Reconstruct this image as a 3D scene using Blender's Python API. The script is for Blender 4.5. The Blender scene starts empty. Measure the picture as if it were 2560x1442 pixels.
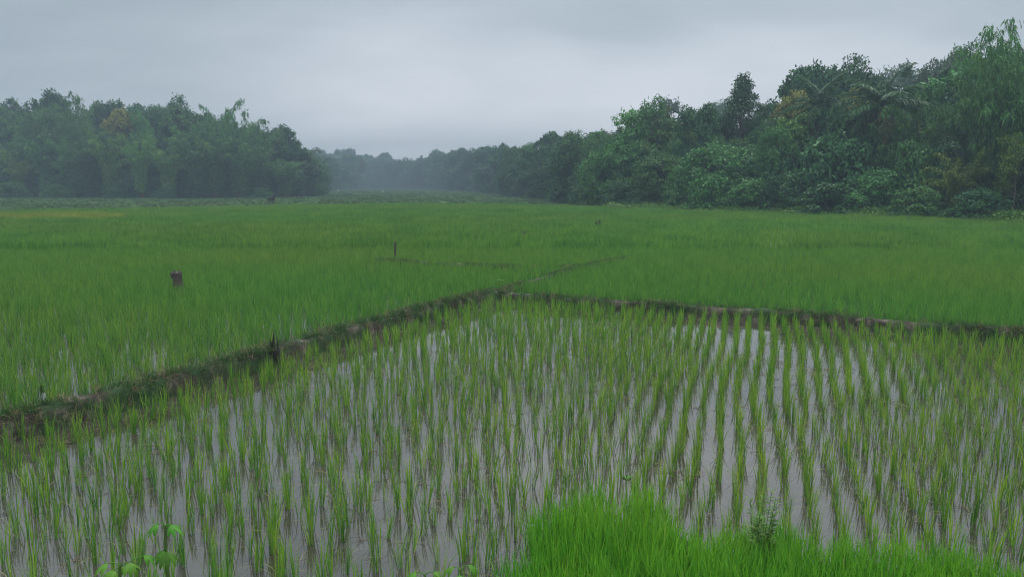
import bpy, bmesh, math, random
import numpy as np
from mathutils import Vector, Matrix, noise as mnoise

R = math.radians
SC = bpy.context.scene
COL = SC.collection
rng = np.random.default_rng(7)
SEED_WOOD = 5
random.seed(7)

# ------------------------------------------------------------------ camera, sky, sun, exposure
CAM_Z, PITCH, F, CX, CY = 2.7, R(7.83), 1898.0, 1280.0, 721.0
cam = bpy.data.cameras.new("camera")
cam.sensor_width = 36.0
cam.lens = 36.0 * F / 2560.0
cam.clip_start = 0.05
cam.clip_end = 3000
camo = bpy.data.objects.new("camera", cam)
COL.objects.link(camo)
camo.location = (0, 0, CAM_Z)
camo.rotation_euler = (math.pi / 2 - PITCH, 0, 0)
SC.camera = camo

SUN_EL, SUN_AZ = R(58), R(20)
SC.view_settings.view_transform = 'Standard'
SC.view_settings.look = 'None'
SC.view_settings.exposure = 0.85
SC.view_settings.gamma = 1.0
SC.view_settings.use_curve_mapping = False
cy = SC.cycles
cy.max_bounces = 6; cy.diffuse_bounces = 3; cy.glossy_bounces = 3
cy.transmission_bounces = 4; cy.volume_bounces = 1; cy.transparent_max_bounces = 6
cy.use_denoising = True
cy.denoising_prefilter = 'ACCURATE'
SC.render.filter_size = 1.25
cy.pixel_filter_type = 'BLACKMAN_HARRIS'
cy.filter_width = 1.2
cy.sample_clamp_indirect = 6.0
cy.use_adaptive_sampling = True
cy.adaptive_threshold = 0.01

world = bpy.data.worlds.new("World")
SC.world = world
world.use_nodes = True
wt = world.node_tree
wt.nodes.clear()


def nd(t, typ, **kw):
    n = t.nodes.new(typ)
    for k, v in kw.items():
        setattr(n, k, v)
    return n


def mth(t, op, a, b=None, c=None, clamp=False):
    n = t.nodes.new('ShaderNodeMath'); n.operation = op; n.use_clamp = clamp
    for i, v in enumerate((a, b, c)):
        if v is None: continue
        if isinstance(v, (int, float)): n.inputs[i].default_value = v
        else: t.links.new(v, n.inputs[i])
    return n.outputs[0]


def mixc(t, fac, a, b, mode='MIX'):
    n = t.nodes.new('ShaderNodeMix'); n.data_type = 'RGBA'; n.blend_type = mode
    n.clamp_factor = True
    if isinstance(fac, (int, float)): n.inputs[0].default_value = fac
    else: t.links.new(fac, n.inputs[0])
    for i, v in ((6, a), (7, b)):
        if isinstance(v, tuple): n.inputs[i].default_value = (*v[:3], 1)
        else: t.links.new(v, n.inputs[i])
    return n.outputs[2]


def ramp(t, fac, stops):
    n = t.nodes.new('ShaderNodeValToRGB')
    while len(n.color_ramp.elements) < len(stops): n.color_ramp.elements.new(0.5)
    for e, (p, c) in zip(n.color_ramp.elements, stops):
        e.position = p; e.color = (*c, 1) if len(c) == 3 else c
    t.links.new(fac, n.inputs[0])
    return n.outputs[0]


def noise(t, vec, scale, detail=4, rough=0.5, dist=0.0):
    n = nd(t, 'ShaderNodeTexNoise')
    n.inputs['Scale'].default_value = scale
    n.inputs['Detail'].default_value = detail
    n.inputs['Roughness'].default_value = rough
    n.inputs['Distortion'].default_value = dist
    if vec is not None: t.links.new(vec, n.inputs['Vector'])
    return n.outputs[0]


def mapping(t, vec, scale=(1, 1, 1), loc=(0, 0, 0), rot=(0, 0, 0)):
    m = nd(t, 'ShaderNodeMapping')
    m.inputs['Scale'].default_value = scale
    m.inputs['Location'].default_value = loc
    m.inputs['Rotation'].default_value = rot
    t.links.new(vec, m.inputs['Vector'])
    return m.outputs[0]


def build_world():
    t = wt
    sky = nd(t, 'ShaderNodeTexSky', sky_type='NISHITA')
    sky.sun_disc = False
    sky.sun_elevation = SUN_EL
    sky.sun_rotation = SUN_AZ
    tc = nd(t, 'ShaderNodeTexCoord')
    g = tc.outputs['Generated']
    sep = nd(t, 'ShaderNodeSeparateXYZ'); t.links.new(g, sep.inputs[0])
    z = mth(t, 'MAXIMUM', sep.outputs[2], 0.0)
    # cloud sheet projected on a flat layer overhead, so it foreshortens towards the horizon
    den = mth(t, 'ADD', z, 0.30)
    cx = mth(t, 'DIVIDE', sep.outputs[0], den)
    cyy = mth(t, 'DIVIDE', sep.outputs[1], den)
    cb = nd(t, 'ShaderNodeCombineXYZ'); t.links.new(cx, cb.inputs[0]); t.links.new(cyy, cb.inputs[1])
    v = mapping(t, cb.outputs[0], (0.62, 1.15, 1), (2.1, 0.9, 0.4), (0, 0, R(-22)))
    n1 = noise(t, v, 1.0, 3, 0.42, 0.5)
    v2 = mapping(t, cb.outputs[0], (2.2, 3.4, 1), (1.3, 0.2, 2.4), (0, 0, R(-18)))
    n2 = noise(t, v2, 1.0, 5, 0.55, 0.3)
    nn = mth(t, 'ADD', mth(t, 'MULTIPLY', n1, 0.70), mth(t, 'MULTIPLY', n2, 0.16))
    # the cloud is thinner, so brighter, over the valley and to the right of it
    dot = nd(t, 'ShaderNodeVectorMath', operation='DOT_PRODUCT')
    t.links.new(g, dot.inputs[0]); dd = Vector((0.15, 0.985, 0.06)).normalized(); dot.inputs[1].default_value = dd
    thin = nd(t, 'ShaderNodeMapRange'); thin.interpolation_type = 'SMOOTHSTEP'
    t.links.new(dot.outputs['Value'], thin.inputs[0])
    thin.inputs[1].default_value = 0.80; thin.inputs[2].default_value = 1.0
    thin.inputs[3].default_value = 0.0; thin.inputs[4].default_value = 0.22
    def step(a, b, lo, hi):
        q = nd(t, 'ShaderNodeMapRange'); q.interpolation_type = 'SMOOTHSTEP'
        t.links.new(z, q.inputs[0])
        for ii, vv in enumerate((a, b, lo, hi)): q.inputs[ii + 1].default_value = vv
        return q.outputs[0]
    # a darker belt of cloud between the bright horizon and the bright sky overhead
    low = mth(t, 'MULTIPLY', step(0.04, 0.22, 0.0, -0.19), step(0.24, 0.36, 1.0, 0.0))
    k = mth(t, 'ADD', mth(t, 'ADD', nn, thin.outputs[0]), low)
    cloud = ramp(t, k, [(0.27, (0.22, 0.262, 0.290)), (0.42, (0.310, 0.350, 0.385)),
                        (0.58, (0.46, 0.485, 0.525)), (0.76, (0.62, 0.63, 0.67))])
    # overcast sky: the part overhead is brighter than the part near the horizon
    zen = nd(t, 'ShaderNodeMapRange'); zen.interpolation_type = 'SMOOTHSTEP'
    t.links.new(z, zen.inputs[0])
    zen.inputs[1].default_value = 0.21; zen.inputs[2].default_value = 0.95
    zen.inputs[3].default_value = 1.0; zen.inputs[4].default_value = 3.4
    mul = nd(t, 'ShaderNodeVectorMath', operation='SCALE')
    t.links.new(cloud, mul.inputs[0]); t.links.new(mth(t, 'MULTIPLY', mth(t, 'MULTIPLY', zen.outputs[0], step(0.0, 0.13, 1.32, 1.0)), 10.0), mul.inputs['Scale'])
    col = mixc(t, 0.97, sky.outputs[0], mul.outputs[0])
    bg = nd(t, 'ShaderNodeBackground'); bg.inputs[1].default_value = 0.1
    t.links.new(col, bg.inputs[0])
    out = nd(t, 'ShaderNodeOutputWorld'); t.links.new(bg.outputs[0], out.inputs[0])


build_world()

sun = bpy.data.lights.new("sun", 'SUN')
sun.energy = 1.5
sun.angle = R(25)
sun.color = (1.0, 0.96, 0.9)
suno = bpy.data.objects.new("sun", sun)
COL.objects.link(suno)
sd = Vector((math.sin(SUN_AZ) * math.cos(SUN_EL), math.cos(SUN_AZ) * math.cos(SUN_EL), math.sin(SUN_EL)))
suno.rotation_euler = sd.to_track_quat('Z', 'Y').to_euler()


# ------------------------------------------------------------------ pixel <-> world helpers (photo pixels, 2560 wide)
def ray(px, py):
    a, b = (px - CX) / F, -(py - CY) / F
    c, s = math.cos(PITCH), math.sin(PITCH)
    return np.array([a, c + b * s, -s + b * c])


def at(px, py, z=0.0):
    d = ray(px, py)
    k = (z - CAM_Z) / d[2]
    return np.array([0, 0, CAM_Z]) + d * k


def atY(px, py, Y):
    d = ray(px, py)
    return np.array([0, 0, CAM_Z]) + d * (Y / d[1])


def proj(P):
    P = np.atleast_2d(P)
    c, s = math.cos(PITCH), math.sin(PITCH)
    y, z = P[:, 1], P[:, 2] - CAM_Z
    dep = y * c - z * s
    up = y * s + z * c
    return CX + F * P[:, 0] / dep, CY - F * up / dep, dep


# ------------------------------------------------------------------ mesh helpers
class MB:
    def __init__(s):
        s.v = []; s.f = []; s.t = []; s.h = []; s.m = []; s.n = 0

    def add(s, V, Fc, tone=None, h=None, mat=0):
        V = np.asarray(V, float).reshape(-1, 3)
        Fc = np.asarray(Fc, int)
        s.v.append(V); s.f.append(Fc + s.n)
        s.t.append(np.full(len(Fc), 0.5) if tone is None else np.broadcast_to(np.asarray(tone, float), (len(Fc),)))
        s.h.append(np.zeros(len(V)) if h is None else np.asarray(h, float))
        s.m.append(np.full(len(Fc), mat))
        s.n += len(V)

    def mesh(s, name, smooth=False):
        V = np.concatenate(s.v)
        me = bpy.data.meshes.new(name)
        me.vertices.add(len(V))
        me.vertices.foreach_set('co', V.astype(np.float32).ravel())
        tot = np.concatenate([np.full(len(f), f.shape[1]) for f in s.f])
        idx = np.concatenate([f.ravel() for f in s.f])
        me.loops.add(len(idx))
        me.loops.foreach_set('vertex_index', idx.astype(np.int32))
        me.polygons.add(len(tot))
        st = np.concatenate([[0], np.cumsum(tot)[:-1]])
        me.polygons.foreach_set('loop_start', st.astype(np.int32))
        me.polygons.foreach_set('loop_total', tot.astype(np.int32))
        me.polygons.foreach_set('material_index', np.concatenate(s.m).astype(np.int32))
        if smooth: me.polygons.foreach_set('use_smooth', np.ones(len(tot), bool))
        a = me.attributes.new('tone', 'FLOAT', 'FACE')
        a.data.foreach_set('value', np.concatenate(s.t).astype(np.float32))
        a = me.attributes.new('ht', 'FLOAT', 'POINT')
        a.data.foreach_set('value', np.concatenate(s.h).astype(np.float32))
        me.update()
        me.validate()
        return me


def unit(v):
    return v / np.maximum(np.linalg.norm(v, axis=-1, keepdims=True), 1e-9)


def add_leaves(mb, P, D, L, W, tone, fold=0.18, mat=0, face=None):
    """rhombic leaves: base at P, pointing along D"""
    n = len(P)
    D = unit(D)
    ref = unit(rng.normal(size=(n, 3)) * 0.55 + np.array([0, 0, 1.0])) if face is None else face
    S = unit(np.cross(D, ref))
    Nn = np.cross(S, D)
    L = np.broadcast_to(L, (n,))[:, None]; W = np.broadcast_to(W, (n,))[:, None]
    mid = P + D * L * 0.45 + Nn * L * 0.05
    a = mid + S * W * 0.5 + Nn * W * fold
    b = mid - S * W * 0.5 + Nn * W * fold
    tip = P + D * L - Nn * L * 0.08
    V = np.stack([P, a, tip, b], 1).reshape(-1, 3)
    i = np.arange(n)[:, None] * 4
    mb.add(V, i + np.array([[0, 1, 2, 3]]), tone, mat=mat)


def tube(mb, path, rad, sides=6, tone=0.5, cap=True, mat=0):
    path = np.asarray(path, float); n = len(path)
    rad = np.broadcast_to(rad, (n,))
    T = np.gradient(path, axis=0); T = unit(T)
    ref = np.array([0.31, 0.95, 0.05])
    A = unit(np.cross(T, ref)); B = np.cross(T, A)
    ang = np.linspace(0, 2 * np.pi, sides, endpoint=False)
    V = path[:, None, :] + rad[:, None, None] * (np.cos(ang)[None, :, None] * A[:, None] + np.sin(ang)[None, :, None] * B[:, None])
    f = []
    for i in range(n - 1):
        for j in range(sides):
            k = (j + 1) % sides
            f.append((i * sides + j, i * sides + k, (i + 1) * sides + k, (i + 1) * sides + j))
    mb.add(V.reshape(-1, 3), f, tone, mat=mat)
    if cap:
        e = V[-1]
        c = np.vstack([e, path[-1] + T[-1] * rad[-1] * 0.2])
        mb.add(c, [(j, (j + 1) % sides, sides) for j in range(sides)], tone, mat=mat)


def link(name, me, mats, parent=None, **props):
    o = bpy.data.objects.new(name, me)
    COL.objects.link(o)
    for m in (mats if isinstance(mats, (list, tuple)) else [mats]):
        if m is not None and len(me.materials) < (len(mats) if isinstance(mats, (list, tuple)) else 1):
            me.materials.append(m)
    if parent: o.parent = parent
    for k, v in props.items(): o[k] = v
    return o


def empty(name, loc, rz=0.0, **props):
    o = bpy.data.objects.new(name, None)
    o.empty_display_size = 0.2
    o.location = loc; o.rotation_euler = (0, 0, rz)
    COL.objects.link(o)
    for k, v in props.items(): o[k] = v
    return o


# ------------------------------------------------------------------ materials
def newmat(name):
    m = bpy.data.materials.new(name); m.use_nodes = True
    t = m.node_tree; t.nodes.clear()
    out = nd(t, 'ShaderNodeOutputMaterial')
    return m, t, out


def bsdf(t, col, rough=0.6, spec=0.3):
    b = nd(t, 'ShaderNodeBsdfPrincipled')
    b.inputs['Roughness'].default_value = rough
    b.inputs['Specular IOR Level'].default_value = spec
    if isinstance(col, tuple): b.inputs['Base Color'].default_value = (*col, 1)
    else: t.links.new(col, b.inputs['Base Color'])
    return b


def attr(t, name):
    a = nd(t, 'ShaderNodeAttribute'); a.attribute_name = name
    return a.outputs['Fac']


def leaf_mat(name, c1, c2, c3=None, transl=0.3, rough=0.5, spec=0.25, var=0.25):
    m, t, out = newmat(name)
    tone = attr(t, 'tone')
    stops = [(0.0, c1), (0.75, c2)]
    if c3: stops.append((1.0, c3))
    col = ramp(t, tone, stops)
    oi = nd(t, 'ShaderNodeObjectInfo')
    hsv = nd(t, 'ShaderNodeHueSaturation')
    t.links.new(col, hsv.inputs['Color'])
    t.links.new(mth(t, 'ADD', mth(t, 'MULTIPLY', oi.outputs['Random'], var), 1 - var / 2), hsv.inputs['Value'])
    t.links.new(mth(t, 'ADD', mth(t, 'MULTIPLY', oi.outputs['Random'], 0.03), 0.485), hsv.inputs['Hue'])
    b = bsdf(t, hsv.outputs[0], rough, spec)
    tr = nd(t, 'ShaderNodeBsdfTranslucent')
    t.links.new(hsv.outputs[0], tr.inputs[0])
    mx = nd(t, 'ShaderNodeMixShader'); mx.inputs[0].default_value = transl
    t.links.new(b.outputs[0], mx.inputs[1]); t.links.new(tr.outputs[0], mx.inputs[2])
    t.links.new(mx.outputs[0], out.inputs[0])
    return m


def rice_mat(name, dark, mid, tip, dry):
    m, t, out = newmat(name)
    tone = attr(t, 'tone'); ht = attr(t, 'ht')
    geo = nd(t, 'ShaderNodeNewGeometry')
    col = ramp(t, tone, [(0.0, dark), (0.55, mid), (0.86, tip), (0.93, tip), (0.97, dry)])
    # stems are paler and duller low down, blades turn yellower at the tips
    col = mixc(t, mth(t, 'MULTIPLY', mth(t, 'POWER', ht, 2.5), 0.55), col, tip)
    # slow drift of colour over the fields: deeper green to yellower green
    w = mapping(t, geo.outputs['Position'], (0.05, 0.085, 0.0), (4.0, 1.0, 0))
    n = noise(t, w, 1.0, 3, 0.55)
    hsv = nd(t, 'ShaderNodeHueSaturation'); t.links.new(col, hsv.inputs['Color'])
    oi = nd(t, 'ShaderNodeObjectInfo')
    rv = mth(t, 'SUBTRACT', oi.outputs['Random'], 0.5)
    hue = mth(t, 'ADD', mth(t, 'MULTIPLY', mth(t, 'SUBTRACT', n, 0.5), -0.085), mth(t, 'MULTIPLY', rv, -0.02))
    t.links.new(mth(t, 'ADD', hue, 0.504), hsv.inputs['Hue'])
    t.links.new(mth(t, 'ADD', mth(t, 'MULTIPLY', rv, 0.3), 1.0), hsv.inputs['Value'])
    b = bsdf(t, hsv.outputs[0], 0.5, 0.25)
    tr = nd(t, 'ShaderNodeBsdfTranslucent'); t.links.new(hsv.outputs[0], tr.inputs[0])
    mx = nd(t, 'ShaderNodeMixShader'); mx.inputs[0].default_value = 0.4
    t.links.new(b.outputs[0], mx.inputs[1]); t.links.new(tr.outputs[0], mx.inputs[2])
    t.links.new(mx.outputs[0], out.inputs[0])
    return m


def bump(t, h, strength, dist=0.02):
    b = nd(t, 'ShaderNodeBump'); b.inputs['Strength'].default_value = strength
    b.inputs['Distance'].default_value = dist
    t.links.new(h, b.inputs['Height'])
    return b.outputs[0]


def water_mat():
    m, t, out = newmat('muddy_water')
    geo = nd(t, 'ShaderNodeNewGeometry'); p = geo.outputs['Position']
    n = noise(t, p, 0.9, 5, 0.6)
    n2 = noise(t, p, 9.0, 4, 0.6)
    k = mth(t, 'ADD', mth(t, 'MULTIPLY', n, 0.7), mth(t, 'MULTIPLY', n2, 0.3))
    col = ramp(t, k, [(0.3, (0.020, 0.017, 0.011)), (0.50, (0.038, 0.035, 0.027)), (0.72, (0.056, 0.053, 0.045))])
    b = bsdf(t, col, 0.035, 0.5)
    b.inputs['IOR'].default_value = 1.45
    b.inputs['Coat Weight'].default_value = 0.5; b.inputs['Coat Roughness'].default_value = 0.02; b.inputs['Coat IOR'].default_value = 1.5
    rip = noise(t, mapping(t, p, (1, 1, 1)), 6.0, 3, 0.5)
    t.links.new(bump(t, rip, 0.05, 0.02), b.inputs['Normal'])
    t.links.new(b.outputs[0], out.inputs[0])
    return m


def mud_mat(name, dark, mid, pale, moss=None, scale=6.0):
    m, t, out = newmat(name)
    geo = nd(t, 'ShaderNodeNewGeometry'); p = geo.outputs['Position']
    n = noise(t, p, scale, 6, 0.65)
    col = ramp(t, n, [(0.3, dark), (0.5, mid), (0.68, pale)])
    if moss:
        g = noise(t, p, 1.6, 4, 0.6)
        col = mixc(t, ramp(t, g, [(0.42, (0, 0, 0)), (0.56, (1, 1, 1))]), col, moss)
    b = bsdf(t, col, 0.85, 0.2)
    h = noise(t, p, scale * 4, 5, 0.7)
    t.links.new(bump(t, h, 0.8, 0.03), b.inputs['Normal'])
    t.links.new(b.outputs[0], out.inputs[0])
    return m


def wood_mat(name, c1, c2, scale=14.0):
    m, t, out = newmat(name)
    tc = nd(t, 'ShaderNodeTexCoord')
    v = mapping(t, tc.outputs['Object'], (1, 1, 0.15))
    n = noise(t, v, scale, 6, 0.65)
    col = ramp(t, n, [(0.3, c1), (0.7, c2)])
    b = bsdf(t, col, 0.85, 0.15)
    t.links.new(bump(t, n, 0.7, 0.02), b.inputs['Normal'])
    t.links.new(b.outputs[0], out.inputs[0])
    return m


def ground_mat():
    m, t, out = newmat('field_soil_and_grass')
    geo = nd(t, 'ShaderNodeNewGeometry'); p = geo.outputs['Position']
    n = noise(t, mapping(t, p, (0.06, 0.16, 1)), 1.0, 6, 0.65)
    n2 = noise(t, p, 1.2, 6, 0.7)
    k = mth(t, 'ADD', mth(t, 'MULTIPLY', n, 0.55), mth(t, 'MULTIPLY', n2, 0.45))
    col = ramp(t, k, [(0.34, (0.06, 0.08, 0.04)), (0.5, (0.10, 0.16, 0.055)), (0.66, (0.16, 0.20, 0.10))])
    b = bsdf(t, col, 0.9, 0.1)
    t.links.new(bump(t, n2, 0.8, 0.15), b.inputs['Normal'])
    t.links.new(b.outputs[0], out.inputs[0])
    return m


M = {}
M['rice'] = rice_mat('rice_blade', (0.032, 0.110, 0.022), (0.090, 0.232, 0.027), (0.225, 0.340, 0.036), (0.28, 0.22, 0.085))
M['ricefar'] = rice_mat('rice_blade_dense', (0.024, 0.095, 0.020), (0.070, 0.202, 0.030), (0.155, 0.285, 0.040), (0.21, 0.25, 0.06))
M['riceripe'] = rice_mat('rice_blade_ripening', (0.09, 0.14, 0.02), (0.19, 0.25, 0.03), (0.26, 0.30, 0.05), (0.28, 0.27, 0.08))
M['nursery'] = rice_mat('nursery_blade', (0.045, 0.155, 0.012), (0.090, 0.285, 0.016), (0.170, 0.365, 0.028), (0.28, 0.29, 0.08))
M['water'] = water_mat()
M['mud'] = mud_mat('bund_mud', (0.014, 0.012, 0.009), (0.045, 0.037, 0.027), (0.14, 0.122, 0.092), (0.018, 0.042, 0.012))
M['ground'] = ground_mat()
M['bank'] = mud_mat('bank_soil', (0.03, 0.05, 0.015), (0.06, 0.10, 0.03), (0.09, 0.14, 0.04), (0.04, 0.10, 0.02), 3.0)
M['bundgrass'] = leaf_mat('bund_grass_blade', (0.022, 0.06, 0.014), (0.055, 0.125, 0.03), (0.15, 0.14, 0.06), 0.3)
M['straw'] = leaf_mat('dry_straw', (0.12, 0.09, 0.045), (0.24, 0.19, 0.10), (0.06, 0.045, 0.03), 0.1)
M['pasture'] = leaf_mat('pasture_blade', (0.045, 0.09, 0.030), (0.115, 0.215, 0.062), (0.22, 0.27, 0.12), 0.3)
M['weed'] = leaf_mat('weed_leaf', (0.03, 0.10, 0.018), (0.075, 0.20, 0.035), (0.15, 0.28, 0.07), 0.35, .5, .15)
M['bankweed'] = leaf_mat('bank_weed_leaf', (0.05, 0.12, 0.02), (0.12, 0.24, 0.035), (0.2, 0.29, 0.06), 0.35)
M['bark'] = wood_mat('bark', (0.045, 0.038, 0.028), (0.12, 0.105, 0.085), 5)
M['palebark'] = wood_mat('pale_bark', (0.22, 0.21, 0.18), (0.42, 0.40, 0.36), 5)
M['culm'] = wood_mat('bamboo_culm', (0.06, 0.075, 0.03), (0.13, 0.14, 0.06), 3)
M['oldwood'] = wood_mat('weathered_wood', (0.035, 0.028, 0.022), (0.13, 0.105, 0.085), 20)
M['blackwood'] = wood_mat('charred_dark_wood', (0.010, 0.009, 0.008), (0.05, 0.042, 0.036), 24)
M['clod'] = mud_mat('dry_clod', (0.012, 0.012, 0.010), (0.06, 0.055, 0.045), (0.22, 0.20, 0.17), None, 30)
# leaf tones, assigned tree by tree
TONE = {
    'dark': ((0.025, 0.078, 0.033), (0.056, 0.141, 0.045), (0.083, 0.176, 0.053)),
    'mid': ((0.037, 0.113, 0.033), (0.084, 0.201, 0.051), (0.120, 0.252, 0.061)),
    'bright': ((0.048, 0.141, 0.029), (0.123, 0.288, 0.053), (0.182, 0.352, 0.066)),
    'lime': ((0.058, 0.118, 0.020), (0.128, 0.222, 0.036), (0.18, 0.27, 0.048)),
    'olive': ((0.053, 0.101, 0.030), (0.120, 0.183, 0.053), (0.176, 0.227, 0.069)),
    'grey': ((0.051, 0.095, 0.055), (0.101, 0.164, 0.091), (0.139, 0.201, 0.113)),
    'yellow': ((0.12, 0.15, 0.036), (0.24, 0.24, 0.055), (0.31, 0.30, 0.075)),
}
LM = {k: leaf_mat('leaf_' + k, *v, transl=.22, rough=.55, spec=.12, var=.45) for k, v in TONE.items()}


# ------------------------------------------------------------------ scatter: ONE object of instanced geometry (only for uncountable stuff)
def scatter(name, P, rot, scl, var, protos, **props):
    me = bpy.data.meshes.new(name)
    n = len(P)
    me.vertices.add(n)
    me.vertices.foreach_set('co', np.asarray(P, np.float32).ravel())
    a = me.attributes.new('rot', 'FLOAT_VECTOR', 'POINT'); a.data.foreach_set('vector', np.asarray(rot, np.float32).ravel())
    a = me.attributes.new('scl', 'FLOAT_VECTOR', 'POINT'); a.data.foreach_set('vector', np.asarray(scl, np.float32).ravel())
    a = me.attributes.new('var', 'INT', 'POINT'); a.data.foreach_set('value', np.asarray(var, np.int32))
    me.update()
    o = bpy.data.objects.new(name, me); COL.objects.link(o)
    ng = bpy.data.node_groups.new(name + '_scatter', 'GeometryNodeTree')
    ng.interface.new_socket('Geometry', in_out='INPUT', socket_type='NodeSocketGeometry')
    ng.interface.new_socket('Geometry', in_out='OUTPUT', socket_type='NodeSocketGeometry')
    gi = ng.nodes.new('NodeGroupInput'); go = ng.nodes.new('NodeGroupOutput')
    join = ng.nodes.new('GeometryNodeJoinGeometry')

    def named(nm, typ):
        x = ng.nodes.new('GeometryNodeInputNamedAttribute'); x.data_type = typ
        x.inputs['Name'].default_value = nm
        return x.outputs['Attribute']
    rr, ss, vv = named('rot', 'FLOAT_VECTOR'), named('scl', 'FLOAT_VECTOR'), named('var', 'INT')
    for k, pm in enumerate(protos):
        src = bpy.data.objects.new(pm.name + '_source', pm)
        oi = ng.nodes.new('GeometryNodeObjectInfo')
        oi.inputs['Object'].default_value = src
        oi.inputs['As Instance'].default_value = False
        cmp_ = ng.nodes.new('FunctionNodeCompare'); cmp_.data_type = 'INT'; cmp_.operation = 'EQUAL'
        ia = [i for i in cmp_.inputs if i.type == 'INT']
        ng.links.new(vv, ia[0]); ia[1].default_value = k
        ip = ng.nodes.new('GeometryNodeInstanceOnPoints')
        ng.links.new(gi.outputs[0], ip.inputs['Points'])
        ng.links.new(oi.outputs['Geometry'], ip.inputs['Instance'])
        ng.links.new(cmp_.outputs['Result'], ip.inputs['Selection'])
        e2r = ng.nodes.new('FunctionNodeEulerToRotation'); ng.links.new(rr, e2r.inputs[0])
        ng.links.new(e2r.outputs[0], ip.inputs['Rotation'])
        ng.links.new(ss, ip.inputs['Scale'])
        ng.links.new(ip.outputs['Instances'], join.inputs[0])
    ng.links.new(join.outputs[0], go.inputs[0])
    md = o.modifiers.new('scatter', 'NODES'); md.node_group = ng
    for k, v in props.items(): o[k] = v
    return o


# ------------------------------------------------------------------ layout lines on the ground
def seg_pts(px_list, z=0.0):
    return np.array([at(x, y, z)[:2] for x, y in px_list])


BUND_Z = 0.22
bundA = seg_pts([(-260, 1118), (0, 1048), (330, 968), (680, 872), (850, 826), (1050, 772), (1240, 727)], BUND_Z)
bundB = seg_pts([(1240, 727), (1420, 742), (1650, 757), (1900, 772), (2200, 797), (2560, 822), (2960, 850)], BUND_Z)
bundC = seg_pts([(1240, 727), (1310, 704), (1390, 681), (1480, 658), (1570, 641)], BUND_Z)
bundD = seg_pts([(940, 648), (1060, 655), (1190, 661), (1330, 668), (1450, 664)], BUND_Z)
_d = (bundA[0] - bundA[2]) / np.linalg.norm(bundA[0] - bundA[2])
bundA = np.vstack([bundA[0] + _d * ((bundA[0, 1] - 4.3) / -_d[1]), bundA])
_d = (bundB[-1] - bundB[-3]) / np.linalg.norm(bundB[-1] - bundB[-3])
bundB = np.vstack([bundB, bundB[-1] + _d * 6])
CORNER = bundA[-1]


def resample(pl, step):
    d = np.concatenate([[0], np.cumsum(np.linalg.norm(np.diff(pl, axis=0), axis=1))])
    s = np.arange(0, d[-1], step)
    return np.stack([np.interp(s, d, pl[:, 0]), np.interp(s, d, pl[:, 1])], 1)


def dist_to(P, pl):
    best = np.full(len(P), 1e9)
    for a, b in zip(pl[:-1], pl[1:]):
        ab = b - a
        t = np.clip(((P - a) @ ab) / (ab @ ab), 0, 1)
        d = np.linalg.norm(P - (a + t[:, None] * ab), axis=1)
        best = np.minimum(best, d)
    return best


def in_poly(P, poly):
    x, y = P[:, 0], P[:, 1]
    res = np.zeros(len(P), bool)
    j = len(poly) - 1
    for i in range(len(poly)):
        xi, yi = poly[i]; xj, yj = poly[j]
        c = ((yi > y) != (yj > y)) & (x < (xj - xi) * (y - yi) / (yj - yi + 1e-12) + xi)
        res ^= c
        j = i
    return res


NEAR_Y = 4.3
near_poly = np.vstack([bundA, bundB[1:], [[bundB[-1, 0], NEAR_Y]], [[bundA[0, 0], NEAR_Y]]])
nur_px = [(1150, 1500), (1215, 1440), (1275, 1362), (1330, 1300), (1375, 1262), (1460, 1238), (1600, 1243), (1680, 1290),
          (1790, 1308), (1930, 1320), (2080, 1338), (2260, 1352), (2440, 1378), (2600, 1410), (2800, 1440)]
nur_edge = np.array([at(x, y, 0.20)[:2] for x, y in nur_px])
nur_poly = np.vstack([nur_edge, [[9, 4.1]], [[-0.8, 4.1]]])


def value2(P, s, seed=0.0):
    return np.array([mnoise.noise(Vector((x * s, y * s, seed))) for x, y in P])


# ------------------------------------------------------------------ the ground, water, bunds, banks
def grid_mesh(name, xs, ys, zf):
    X, Y = np.meshgrid(xs, ys)
    Z = zf(X, Y)
    V = np.stack([X, Y, Z], -1).reshape(-1, 3)
    nx, ny = len(xs), len(ys)
    i = np.arange(ny - 1)[:, None] * nx + np.arange(nx - 1)[None]
    Fc = np.stack([i, i + 1, i + nx + 1, i + nx], -1).reshape(-1, 4)
    mb = MB(); mb.add(V, Fc)
    return mb.mesh(name, True)


xs = np.concatenate([np.linspace(-460, -90, 30), np.linspace(-80, 80, 70), np.linspace(90, 460, 30)])
ys = np.concatenate([np.linspace(-60, -5, 8), np.linspace(0, 100, 70), np.linspace(105, 720, 60)])


def gz(X, Y):
    far = np.clip((Y - 88) / 20, 0, 1)
    return -0.10 + far * (0.12 + 0.10 * np.sin(X * 0.21 + 1.3 * np.sin(Y * 0.13)) * np.sin(Y * 0.31 + X * 0.05))


link('ground', grid_mesh('ground', xs, ys, gz), M['ground'], kind='structure')


def sheet(name, poly, z, mat, **props):
    bm = bmesh.new()
    vs = [bm.verts.new((x, y, z)) for x, y in poly]
    f = bm.faces.new(vs)
    bmesh.ops.triangulate(bm, faces=[f])
    bmesh.ops.recalc_face_normals(bm, faces=bm.faces)
    for f in bm.faces:
        if f.normal.z < 0: f.normal_flip()
    me = bpy.data.meshes.new(name); bm.to_mesh(me); bm.free()
    return link(name, me, mat, **props)


sheet('water', near_poly, 0.0, M['water'], kind='structure')
left_poly = np.vstack([bundA[::1], bundC[1:], [[20, 90]], [[-75, 90]], [[-75, 3.0]], [[bundA[0, 0] - .3, 3.0]]])
sheet('water', left_poly, -0.004, M['water'], kind='structure')
right_poly = np.vstack([bundB[::-1], bundC[1:], [[60, 70]], [[60, bundB[-1, 1]]]])
sheet('water', right_poly, -0.004, M['water'], kind='structure')


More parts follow.
